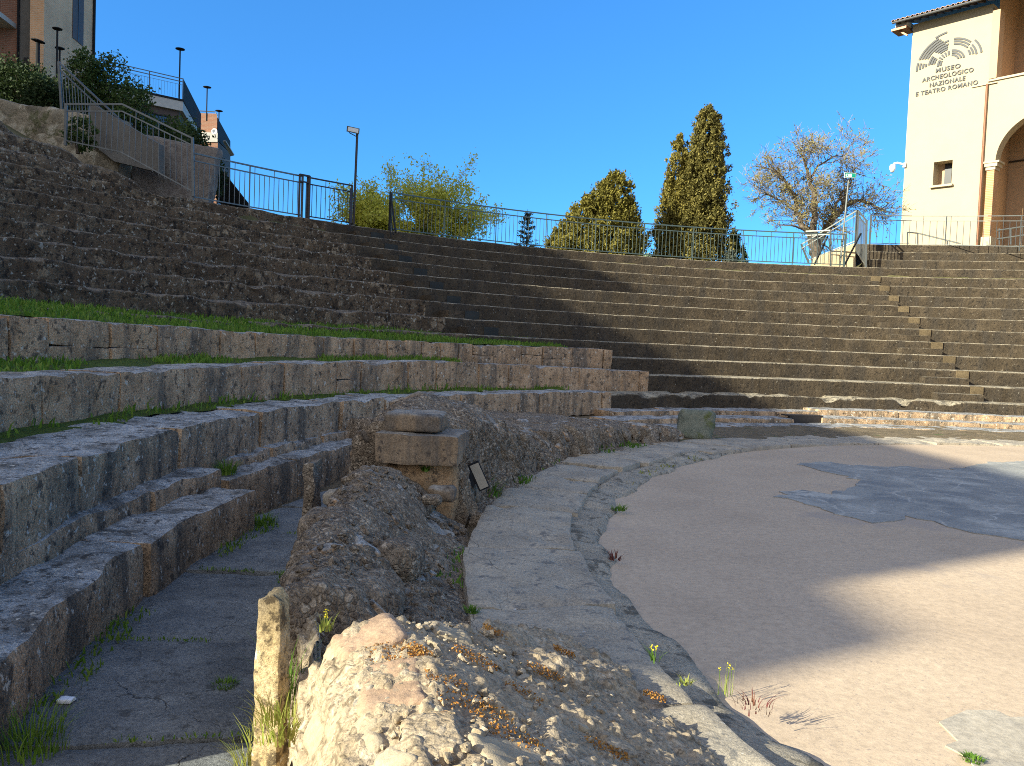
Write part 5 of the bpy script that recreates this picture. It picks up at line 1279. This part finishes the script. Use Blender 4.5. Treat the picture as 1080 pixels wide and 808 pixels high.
conifer('tiny dark conifer tip showing above the rim left of the bare tree', (8.75, 33, 4.3), 1.45, 0.28, 42)
# low pale shrub between the cypresses
def shrub(name, label, cat, c, rad, n, leaf, mat, seed, group=None, stems=6, dens=0.75):
    g = np.random.default_rng(seed); t = tree_root(name, label, cat, Vector(c) - Vector((0, 0, rad[2])), group)
    m = MB(); b = Vector(c) - Vector((0, 0, rad[2]))
    for i in range(stems):
        a = g.uniform(0, 6.28); m.tube([b + Vector((math.cos(a) * .05, math.sin(a) * .05, -.1)), b.lerp(Vector(c), .6) + Vector((math.cos(a) * rad[0] * .25, math.sin(a) * rad[1] * .25, 0)), Vector(c) + Vector((math.cos(a) * rad[0] * .6, math.sin(a) * rad[1] * .6, rad[2] * g.uniform(0, .7)))], [0.03, 0.02, 0.008], 5)
    m.build('stem', M['bark'], t)
    nc = max(6, n // 40); D = g.normal(size=(nc, 3)); D /= np.linalg.norm(D, axis=1, keepdims=True)
    rr = np.where(g.random(nc) < dens, g.uniform(0.72, 1.05, nc), g.uniform(0.2, 0.72, nc))
    C = np.array(c) + D * rr[:, None] * np.array(rad)
    P = np.repeat(C, 40, 0) + g.normal(size=(nc * 40, 3)) * 0.15 * np.mean(rad)
    V, Fs = leaves(P, leaf, g, np.repeat(D, 40, 0), 1.7, 0.2, 0.7); mesh_obj('crown', V, Fs, mat, t); return t
shrub('shrub', 'pale bluish green spiky shrub between the golden cypress and the slim cypress', 'shrub', (5.95, 36.5, 5.35), (0.5, 0.4, 0.55), 700, 0.09, M['agave'], 51)
shrub('shrub', 'low olive shrub at the foot of the small conifer', 'shrub', (-0.35, 44, 6.15), (0.6, 0.5, 0.85), 900, 0.09, M['bush'], 52)
# hedge and shrubs on the left hill
for j, (x, y, D, rad) in enumerate(((-25, 100, 25.5, (1.3, .9, 1.1)), (8, 98, 25.5, (1.2, .9, 1.0)), (32, 104, 25, (0.9, .8, .9)), (52, 112, 24.5, (0.8, .7, .85)))):
    shrub('hedge', ['leftmost dark green hedge clump running out of the picture', 'dark green hedge clump below the brick building corner', 'dark green hedge clump behind the thick black street lamp', 'dark green hedge clump just left of the tall railing post'][j], 'hedge', at(x, y, D), rad, 8000, 0.055, M['hedge'], 60 + j, 'dark hedge clumps on the hill')
for j, (x, y, D, rad, n, lb) in enumerate(((88, 92, 22.5, (0.42, .4, .95), 1700, 'dark upright shrub rising just behind the steep railing'), (116, 96, 23, (0.55, .5, 1.05), 2100, 'taller airy upright shrub against the roof terrace railing'), (140, 122, 22.5, (0.62, .5, .85), 1900, 'mid green shrub spilling over the sloping stair railing'))):
    shrub('shrub', lb, 'shrub', at(x, y, D), rad, n * 2, 0.05, M['shrub'], 70 + j)
for j, (x, y, D, rad, n, lb) in enumerate(((182, 152, 24, (0.75, .6, .75), 2400, 'rounded green shrub in front of the blue window'), (203, 172, 22, (0.42, .45, .95), 1800, 'dark green shrub behind the end post of the stair railing'), (222, 186, 21.5, (0.42, .4, .62), 1300, 'dark shrub behind the rim railing below the far brick house'))):
    shrub('shrub', lb, 'shrub', at(x, y, D), rad, n * 2, 0.05, M['shrub' if j == 0 else 'hedge'], 80 + j)
shrub('shrub', 'grassy green tuft of shrub under the left stair railing', 'shrub', at(84, 142, 19.3), (0.38, .3, .35), 900, 0.05, M['shrub'], 90)
# dark sloping fence panels seen through the rim railing
m = MB(); q = [at(232, 176, 23), at(262, 214, 21.6), at(262, 230, 21.6), at(232, 214, 23)]
V = q + [p + Vector((-.05, .03, 0)) for p in q]; m.add([tuple(p) for p in V], [(0, 1, 2, 3), (7, 6, 5, 4), (0, 4, 5, 1), (1, 5, 6, 2), (2, 6, 7, 3), (3, 7, 4, 0)])
tag(m.build('fence_panel', M['black']), 'dark sloping fence panel behind the rim railing at the left', 'fence')
# ivy and weeds on the pale masonry wall
def branches(base, dirv, L, r, depth, g, mb, tips, spread=0.55, up=0.12, seg=4, minr=0.006, droop=0.0, kids=(2, 4), sides=5):
    p = Vector(base); d = Vector(dirv).normalized(); pts = [p.copy()]; rad = [r]
    for i in range(seg):
        d = (d + Vector((g.normal() * .16, g.normal() * .16, g.normal() * .12 + up - droop))).normalized(); p = p + d * (L / seg); pts.append(p.copy()); rad.append(max(minr * .6, r * (1 - 0.55 * (i + 1) / seg)))
    mb.tube(pts, rad, sides if r > 0.03 else 3, False)
    if depth <= 0:
        tips += [(q, d) for q in pts[1:]]; return
    for k in range(int(g.integers(kids[0], kids[1] + 1))):
        i = int(g.integers(max(1, seg // 2), seg + 1)); q = pts[i]
        a = Vector((g.normal(), g.normal(), g.normal() * .7)); nd = (d + a * spread).normalized()
        branches(q, nd, L * g.uniform(0.55, 0.85), max(minr, rad[i] * g.uniform(.5, .75)), depth - 1, g, mb, tips, spread, up, max(3, seg - 1), minr, droop, kids, sides)
    branches(pts[-1], d, L * 0.7, max(minr, rad[-1]), depth - 1, g, mb, tips, spread, up, max(3, seg - 1), minr, droop, kids, sides)
# bare old tree by the upper steps
def bare_tree():
    g = np.random.default_rng(101); b = at(863, 279, 31); t = tree_root('bare_tree', 'old bare tree with crooked limbs and pinkish buds beside the museum steps', 'tree', b)
    mb = MB(); tips = []
    A = lambda x, y, D=31: at(x, y, D)
    def limb(pts, r0, r1, subs=2, dp=3):
        k = len(pts); pts = [Vector(p) for p in pts]
        fine_ = []
        for i in range(k - 1):
            for j in range(3): fine_.append(pts[i].lerp(pts[i + 1], j / 3) + Vector((g.normal(), g.normal(), g.normal())) * 0.03)
        fine_.append(pts[-1]); n = len(fine_)
        mb.tube(fine_, [r0 + (r1 - r0) * i / (n - 1) for i in range(n)], 8)
        for i in range(2, n):
            for s in range(subs):
                d = (fine_[i] - fine_[i - 1]).normalized() + Vector((g.normal(), g.normal(), g.normal() * .8)) * 0.85
                branches(fine_[i], d, g.uniform(0.28, 0.62), r1 * g.uniform(0.35, 0.7) + 0.008, dp - (1 if g.random() < .5 else 0), g, mb, tips, 0.6, 0.03, 4, 0.006, 0.0, (1, 2), 5)
    limb([b - Vector((0, 0, .6)), A(859, 262), A(857, 248)], 0.21, 0.16, 0)
    limb([A(858, 268), A(866, 250, 31.3), A(878, 232, 31.6), A(890, 216, 31.8)], 0.19, 0.09, 4)
    limb([A(857, 248), A(846, 238, 31.3), A(841, 224, 31.4), A(838, 206, 31.2), A(829, 192, 31), A(818, 181, 31)], 0.13, 0.03, 4)
    limb([A(858, 248), A(859, 228, 30.8), A(858, 205, 30.6), A(855, 190, 30.6), A(850, 176, 30.5), A(846, 164, 30.5)], 0.14, 0.025, 3)
    limb([A(855, 188, 30.6), A(864, 176, 30.7), A(877, 166, 30.9), A(892, 163, 31)], 0.05, 0.014, 3)
    limb([A(890, 216, 31.8), A(905, 211, 31.9), A(918, 215, 32), A(930, 220, 32)], 0.09, 0.02, 4)
    limb([A(878, 232, 31.6), A(882, 214, 31.8), A(893, 198, 31.7), A(900, 182, 31.6)], 0.07, 0.02, 4)
    limb([A(841, 224, 31.4), A(828, 213, 31.6), A(812, 207, 31.7), A(802, 203, 31.7)], 0.05, 0.014, 4)
    limb([A(857, 246), A(845, 241, 30.7), A(827, 238, 30.6)], 0.07, 0.015, 1, 2)
    mb.build('trunk', M['bark'], t)
    tw = MB(); P = []
    for q, d in tips:
        if g.random() < 0.6:
            e = q + (Vector(d) + Vector((g.normal(), g.normal(), g.normal())) * .7).normalized() * g.uniform(.15, .4); tw.tube([q, e], [0.007, 0.003], 3, False)
            for k in range(5):
                f = g.uniform(.1, 1); p = Vector(q).lerp(e, f); P.append(tuple(p))
    tw.build('twigs', M['twig'], t)
    P = np.array(P); P = P[g.random(len(P)) < min(1, 9000 / len(P))]
    V, Fs = leaves(P, 0.042, g, None, 1.6); mesh_obj('buds', V, Fs, M['buds'], t)
    print('bare tips', len(tips))
bare_tree()
def leafy(label, base, trunks, seed, mat, leaf, nleaf, droop=0.02):
    g = np.random.default_rng(seed); t = tree_root('leafing_tree', label, 'tree', base); base = Vector(base)
    mb = MB(); tips = []
    MB_ = MB(); MB_.tube([base - Vector((0, 0, .4)), base + Vector((0, 0, 1.2))], [0.22, 0.17], 8); MB_.build('trunk', M['bark'], t)
    for (dx, dy, h, r) in trunks:
        b = base + Vector((0, 0, 1.0)); branches(b, (dx, dy, h), math.sqrt(dx * dx + dy * dy + h * h) * 0.55, r, 4, g, mb, tips, 0.42, 0.05, 5, 0.008, droop, (2, 3))
    mb.build('branches', M['twig'], t)
    T = np.array([tuple(q) for q, d in tips]); D = np.array([tuple(d) for q, d in tips])
    w = T[:, 2] - base.z
    idx = g.integers(0, len(T), nleaf); keep = g.random(nleaf) < np.clip(1.35 - (w[idx] / w.max()) ** 1.5, 0.12, 1)
    idx = idx[keep]; P = T[idx] + g.normal(size=(len(idx), 3)) * 0.16
    V, Fs = leaves(P, leaf, g, D[idx], 1.8, 0, 0.7); mesh_obj('crown', V, Fs, mat, t)
    print(label, len(tips), T.min(0), T.max(0))
leafy('yellow green budding tree right of the floodlight pole, crown thinning to bare twigs', (-5.2, 44, 4.6), [(-0.6, 0, 4.2, .09), (0.5, .4, 4.5, .10), (1.5, 0, 3.4, .08), (2.6, -.2, 2.4, .07), (-1.6, .2, 3.2, .07), (0.2, -.6, 3.6, .08), (3.2, .2, 1.6, .06), (2.0, .6, 2.6, .06)], 111, M['willow'], 0.08, 26000)
leafy('smaller rounder yellow green budding tree directly behind the floodlight pole', (-8.0, 45, 4.8), [(-0.5, 0, 3.2, .07), (0.5, .4, 3.0, .07), (0.9, -.3, 2.2, .06), (-1.0, .2, 2.2, .06), (0, -.5, 2.8, .06)], 112, M['willow'], 0.085, 19000)

# grass on the terraces of the old benches
def grass_strip(name, fR, fz, th0, th1, dens_, hmin, hmax, seed, mat=None, base=True, patch=None, lean=0.35, w=0.011, keep=None):
    g = np.random.default_rng(seed); a0 = math.radians(th1 - th0)
    Rm = (fR(0.5 * (th0 + th1))[0] + fR(0.5 * (th0 + th1))[1]) / 2; wd = fR(0.5 * (th0 + th1))[1] - fR(0.5 * (th0 + th1))[0]
    n = int(a0 * Rm * wd * dens_); th = g.uniform(th0, th1, n); f = g.random(n)
    r01 = np.array([fR(t) for t in th]); R = r01[:, 0] + f * (r01[:, 1] - r01[:, 0])
    z = np.array([fz(t, q) for t, q in zip(th, f)])
    P = polV(th, R, z); nz = fbm(P, 1.2, 3, seed) * 0.5 + 0.5
    if patch is not None:
        k = (fbm(P, patch[0], 3, seed + 3) > patch[1]); P, nz, n = P[k], nz[k], int(k.sum())
    if keep is not None:
        tt = np.degrees(np.arctan2(P[:, 0] - OX, P[:, 1] - OY)); k = keep(tt); P, nz, n = P[k], nz[k], int(k.sum())
    h = (hmin + (hmax - hmin) * g.random(n)) * (0.45 + 1.0 * nz)
    a = g.uniform(0, 6.283, n); side = np.stack([np.cos(a), np.sin(a), 0 * a], 1) * w * g.uniform(.6, 1.3, n)[:, None]
    ln = np.stack([g.normal(size=n), g.normal(size=n), 0 * a], 1) * (h * lean)[:, None]
    mid = P + ln * 0.35 + np.stack([0 * a, 0 * a, h * 0.6], 1); tip = P + ln + np.stack([0 * a, 0 * a, h * 0.95], 1)
    V = np.stack([P - side, P + side, mid + side * .7, mid - side * .7, tip], 1).reshape(-1, 3)
    Fs = []; mi = []
    for i in range(n): Fs += [(5 * i, 5 * i + 1, 5 * i + 2, 5 * i + 3), (5 * i + 3, 5 * i + 2, 5 * i + 4)]
    mi = [0] * len(Fs)
    if base:
        ths = np.arange(th0, th1, 0.5); fs = np.linspace(0, 1, 10); B = []
        for t in ths:
            r0, r1 = fR(t); p = polV(np.full(10, t), r0 + fs * (r1 - r0), np.array([fz(t, q) for q in fs])); p[:, 2] += fbm(p, 2.5, 3, seed) * 0.035; B.append(p)
        B = np.concatenate(B); FB = [tuple(i + len(V) for i in f_) for f_ in grid_faces(len(ths), 10)]
        V = np.concatenate([V, B]); Fs += FB; mi += [1] * len(FB)
    o = mesh_obj(name, V, Fs, [mat or M['grass'], M['turf']], None, False, mi)
    return tag(o, kind='stuff')
grass_strip('grass', lambda t: (RA(t) + 0.20, 16.62), lambda t, f: ZA(t) - 0.01 + f * (0.24 - 0.08 * float(sstep(-50, -34, t))), -104, -33.5, 420, 0.03, 0.10, 501)
grass_strip('grass', lambda t: (RB(t) + 0.5, RA(t) + 0.05), lambda t, f: ZB(t) - 0.02 + 0.06 * f, -103.5, -46, 420, 0.03, 0.10, 502, patch=(0.9, -0.12))
grass_strip('grass', lambda t: (RC(t) + 0.62 + 0.1 * math.sin(t * .7), RB(t) + 0.04), lambda t, f: ZC(t) - 0.01 + 0.05 * f, -102.5, -37, 560, 0.03, 0.13, 503, patch=(0.8, -0.15))
grass_strip('grass', lambda t: (9.72, 10.12), lambda t, f: 0.09 + 0.02 * f, -79, -52, 700, 0.015, 0.06, 504, mat=M['weed'], base=False, patch=(2.2, 0.05), w=0.010)
grass_strip('grass', lambda t: (9.85, 10.06), lambda t, f: 0.08, -98, -79, 700, 0.01, 0.05, 505, mat=M['weed'], base=False, patch=(2.6, 0.12), w=0.008)
grass_strip('grass', lambda t: (RD(t) - 0.16, RD(t) + 0.0), lambda t, f: -0.25, -101.5, -81, 900, 0.015, 0.06, 506, base=False, patch=(1.8, -0.02), w=0.006)
grass_strip('grass', lambda t: (8.86, 9.0), lambda t, f: 0.02, -70, -52, 700, 0.01, 0.05, 507, mat=M['drygrass'], base=False, patch=(2.0, 0.0), w=0.008)
grass_strip('grass', lambda t: (10.78, 11.75), lambda t, f: -0.252, -104, -66, 2600, 0.006, 0.035, 508, base=False, patch=(2.4, -0.02), w=0.004, keep=lambda tt: np.min(np.abs(tt[:, None] - np.array(PJ)[None, :]), 1) < 0.13)
def tuft(name, label, cat, c, rad, n, h, mat, seed, lean=0.6, w=0.004, flowers=0, fmat=None, rows=4):
    g = np.random.default_rng(seed); c = Vector(c); V = []; Fs = []
    t = thing(name, label, cat, c); off = 0
    for i in range(n):
        a = g.uniform(0, 6.28); r = rad * math.sqrt(g.random()); p = Vector((c.x + r * math.cos(a), c.y + r * math.sin(a), c.z)); hh = h * g.uniform(.45, 1.1)
        d = Vector((math.cos(a), math.sin(a), 0)) * lean * g.uniform(.2, 1) + Vector((g.normal() * .2, g.normal() * .2, 0)); s = Vector((-math.sin(a), math.cos(a), 0)) * w * g.uniform(.7, 1.4)
        for k in range(rows + 1):
            f = k / rows; q = p + Vector((0, 0, hh * (f - 0.25 * lean * f * f))) + d * hh * f * f; ww = s * (1 - f * .92)
            V += [tuple(q - ww), tuple(q + ww)]
        Fs += [(off + 2 * k, off + 2 * k + 1, off + 2 * k + 3, off + 2 * k + 2) for k in range(rows)]; off += 2 * (rows + 1)
    mesh_obj('leaf_blades', V, Fs, mat, t)
    for i in range(flowers):
        a = g.uniform(0, 6.28); q = c + Vector((math.cos(a) * rad * g.random(), math.sin(a) * rad * g.random(), h * g.uniform(.7, 1.0)))
        fm = MB(); fm.tube([(q.x, q.y, c.z), tuple(q)], 0.001, 4); 
        V2, F2 = leaves(np.array([tuple(q)] * 9) + g.normal(size=(9, 3)) * 0.004, 0.0055, g, None, 1.2)
        fo = fm.build('flower_stem', M['weed'], t); mesh_obj('flower', V2, F2, fmat or M['yellow'], fo)
    return t
GZ = -0.25
tuft('grass_tuft', 'long thin grass blades between the upright slab and the sunlit wall', 'grass tuft', at(302, 735, 2.75), 0.07, 34, 0.24, M['weed'], 601, 0.7, 0.003)
tuft('grass_tuft', 'yellowing grass tuft at the sunlit foot of the upright slab', 'grass tuft', flr(258, 812, GZ) + Vector((0.02, 0, 0)), 0.06, 80, 0.17, M['drygrass'], 602, 0.45, 0.003)
tuft('grass_tuft', 'dry straw and grass at the base of the sunlit wall right of the slab', 'grass tuft', at(300, 772, 2.55), 0.11, 150, 0.13, M['drygrass'], 603, 0.9, 0.003)
tuft('grass_tuft', 'dark green grass tuft at the bottom left against the lowest bench', 'grass tuft', flr(30, 790, GZ), 0.15, 150, 0.17, M['grass'], 604, 0.6, 0.0035)
tuft('grass_tuft', 'small green clump in the middle of the passage paving', 'grass tuft', flr(237, 724, GZ), 0.06, 130, 0.035, M['grass'], 605, 0.8, 0.003)
tuft('grass_tuft', 'green clump at the end corner of the near bench', 'grass tuft', flr(275, 552, GZ), 0.16, 160, 0.09, M['grass'], 606, 0.7, 0.006)
tuft('grass_tuft', 'green clump along the passage joint near the shaded wall', 'grass tuft', flr(305, 612, GZ), 0.10, 110, 0.06, M['grass'], 607, 0.8, 0.005)
tuft('grass_tuft', 'grass clump in the gap between the two lowest benches', 'grass tuft', at(238, 500, 7.35), 0.10, 130, 0.16, M['grass'], 608, 0.7, 0.006)
tuft('weed', 'bright green weeds under the tilted floodlight box', 'weed', flr(508, 522, 0.1), 0.17, 200, 0.15, M['weed'], 609, 0.8, 0.009)
tuft('weed', 'yellow flowered weed at the far left corner of the sunlit wall', 'weed', at(342, 664, 2.66), 0.03, 26, 0.06, M['drygrass'], 610, 0.6, 0.004, 3)
tuft('weed', 'single yellow flower growing from the pale slab edge', 'weed', at(690, 698, 2.9), 0.02, 10, 0.07, M['weed'], 611, 0.7, 0.003, 2)
tuft('weed', 'tall thin flowering weed at the edge of the sunny floor', 'weed', flr(764, 733, 0.02), 0.035, 9, 0.15, M['drygrass'], 612, 0.5, 0.0018, 3)
tuft('weed', 'dark red leafy weed at the edge of the shaded floor', 'weed', flr(649, 590, 0.03), 0.05, 26, 0.07, M['redweed'], 613, 0.8, 0.006)
tuft('weed', 'small reddish trailing weed on the ledge near the bottom right', 'weed', at(795, 748, 2.85), 0.07, 40, 0.06, M['redweed'], 614, 1.2, 0.0025)
tuft('weed', 'low green sprig on the pale ledge beside the sunlit rubble', 'weed', at(722, 722, 2.75), 0.03, 40, 0.03, M['drygrass'], 615, 0.9, 0.003)
tuft('weed', 'green weed on the ledge at the left bend of the floor edge', 'weed', flr(653, 538, 0.03), 0.07, 60, 0.06, M['weed'], 616, 0.9, 0.006)
tuft('weed', 'bright green weed in the corner of the near flagstones', 'weed', flr(1026, 802, 0.01), 0.035, 80, 0.02, M['weed'], 617, 1.0, 0.004)
tuft('weed', 'small fern on the orange base under the long cut block', 'weed', at(449, 497, 5.98), 0.03, 40, 0.06, M['weed'], 618, 1.0, 0.008)
tuft('weed', 'green tuft on the shaded slabs beside the low rubble wall', 'weed', flr(497, 645, 0.1), 0.04, 90, 0.03, M['weed'], 619, 0.9, 0.004)
# rusty moss cushions on the sunlit wall
g = np.random.default_rng(77)
V = []; Fs = []; off = 0
for (x, y, D, r) in ((415, 652, 2.42, .07), (440, 650, 2.5, .04), (500, 697, 2.2, .06), (500, 748, 1.95, .08), (553, 735, 2.0, .045), (470, 722, 2.05, .05), (575, 712, 2.15, .05), (690, 737, 2.1, .035), (640, 795, 1.85, .05), (405, 662, 2.38, .03), (520, 668, 2.5, .03), (595, 690, 2.4, .035), (545, 782, 1.85, .06)):
    p = hit0(x, y)[0]; th_ = math.degrees(math.atan2(p.x - OX, p.y - OY)); Rr = math.hypot(p.x - OX, p.y - OY)
    n = 260; a = g.uniform(0, 6.28, n); q = r * np.sqrt(g.random(n)); X = p.x + q * np.cos(a) * 1.3; Y = p.y + q * np.sin(a)
    tt = np.degrees(np.arctan2(X - OX, Y - OY)); RR = np.hypot(X - OX, Y - OY); Z = np.array([z0(t_, r_) for t_, r_ in zip(tt, RR)]) + g.uniform(-0.004, 0.012, n)
    v, f = leaves(np.stack([X, Y, Z], 1), 0.0052, g, None, 1.5, 0.3); V.append(v); Fs += [tuple(i + off for i in k) for k in f]; off += len(v)
o = mesh_obj('moss', np.concatenate(V), Fs, M['moss'], w0); o['kind'] = 'stuff'

# tilted floodlight box by the cut blocks, litter
fb = thing('floodlight', 'black floodlight box with pale beige face leaning against the rubble hump', 'floodlight', flr(500, 512, 0.1))
axs = ax3(-12, 28, -62); c = at(505, 502, 6.35)
ry_ = Matrix.Rotation(R_(64), 3, 'Y'); fa = (ry_ @ Vector((1, 0, 0)), Vector((0, 1, 0)), ry_ @ Vector((0, 0, 1)))
MB().box(c, (0.115, 0.02, 0.046), fa).build('frame', M['black'], fb)
MB().box(c + Vector((0.004, -0.008, 0.002)), (0.103, 0.018, 0.036), fa).build('front_panel', M['beige'], fb)
MB().box(c + Vector((-0.085, 0.03, -0.015)), (0.06, 0.06, 0.055), (Vector((.85, .3, -.4)).normalized(), Vector((-.33, .94, 0)), Vector((.38, .13, .9)).normalized())).build('housing', M['black'], fb)
V, Fs = rock(flr(70, 738, GZ + 0.02), (0.06, 0.045, 0.02), None, 71, 6, 0.25, 2.0, 0.3)
tag(mesh_obj('paper_scrap', V, Fs, M['paper'], None, True), 'small crumpled white paper scrap on the passage paving', 'litter')
for j, (x, y, D, lb) in enumerate(((466, 521, 5.75, 'loose pale stone at the foot of the orange base'), (355, 525, 6.3, 'grey loose block in the corner left of the orange base'))):
    V, Fs = rock(at(x, y, D), (0.20, 0.16, 0.11), None, 90 + j, 12, 0.2, 1.8, 0.35); tag(mesh_obj('loose_stone', V, Fs, M['ringstone' if j else 'tanblock'], None, True), lb, 'stone')

# ------------------------------------------------------------------ light
AZ = R_(30.0); EL = R_(23.0)
sun_dir = Vector((-math.cos(AZ) * math.cos(EL), -math.sin(AZ) * math.cos(EL), math.sin(EL)))
sl_ = bpy.data.lights.new('sun', 'SUN'); sl_.energy = 4.2; sl_.angle = R_(0.5); sl_.color = (1.0, 0.98, 0.80)
so = bpy.data.objects.new('sun', sl_); COL.objects.link(so); so.rotation_euler = (-sun_dir).to_track_quat('-Z', 'Y').to_euler(); so.location = sun_dir * 60
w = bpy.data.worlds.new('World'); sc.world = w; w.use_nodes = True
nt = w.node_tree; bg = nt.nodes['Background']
sky = nt.nodes.new('ShaderNodeTexSky'); sky.sky_type = 'NISHITA'; sky.sun_disc = False
sky.sun_elevation = EL; sky.sun_rotation = math.atan2(sun_dir.x, sun_dir.y)
sky.altitude = 2500; sky.air_density = 1.0; sky.dust_density = 0.0; sky.ozone_density = 3.5
# deep blue tint ahead; whitish fill added behind the viewer to lift the shade
tint = mix(nt, 1.0, sky.outputs[0], (0.25, 0.60, 0.80), 'MULTIPLY')
tcn = nt.nodes.new('ShaderNodeTexCoord')
sz = nt.nodes.new('ShaderNodeSeparateXYZ'); nt.links.new(tcn.outputs['Generated'], sz.inputs[0])
lowf = ramp(nt, sz.outputs[2], [(0.02, 0.62), (0.22, 0.80), (0.45, 1.0)])
tint = mix(nt, 1.0, tint, lowf, 'MULTIPLY')
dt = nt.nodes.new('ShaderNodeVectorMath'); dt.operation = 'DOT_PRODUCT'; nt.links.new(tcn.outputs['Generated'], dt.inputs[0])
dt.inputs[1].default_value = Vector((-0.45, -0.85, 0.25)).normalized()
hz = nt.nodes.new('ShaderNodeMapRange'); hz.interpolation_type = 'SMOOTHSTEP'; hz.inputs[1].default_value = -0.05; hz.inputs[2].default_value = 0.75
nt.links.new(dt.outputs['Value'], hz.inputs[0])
sky_fill = mix(nt, hz.outputs[0], tint, (2.5, 2.6, 2.9))
nt.links.new(sky_fill, bg.inputs[0]); bg.inputs[1].default_value = 0.15
sc.view_settings.view_transform = 'Standard'; sc.view_settings.look = 'None'; sc.view_settings.exposure = 1.5; sc.view_settings.gamma = 1
sc.view_settings.use_curve_mapping = False
sc.cycles.use_denoising = False; sc.cycles.filter_width = 1.0; sc.cycles.sample_clamp_indirect = 4.0
sc.cycles.max_bounces = 5; sc.cycles.transparent_max_bounces = 4
print('verts', sum(len(o.data.vertices) for o in sc.objects if o.type == 'MESH'))
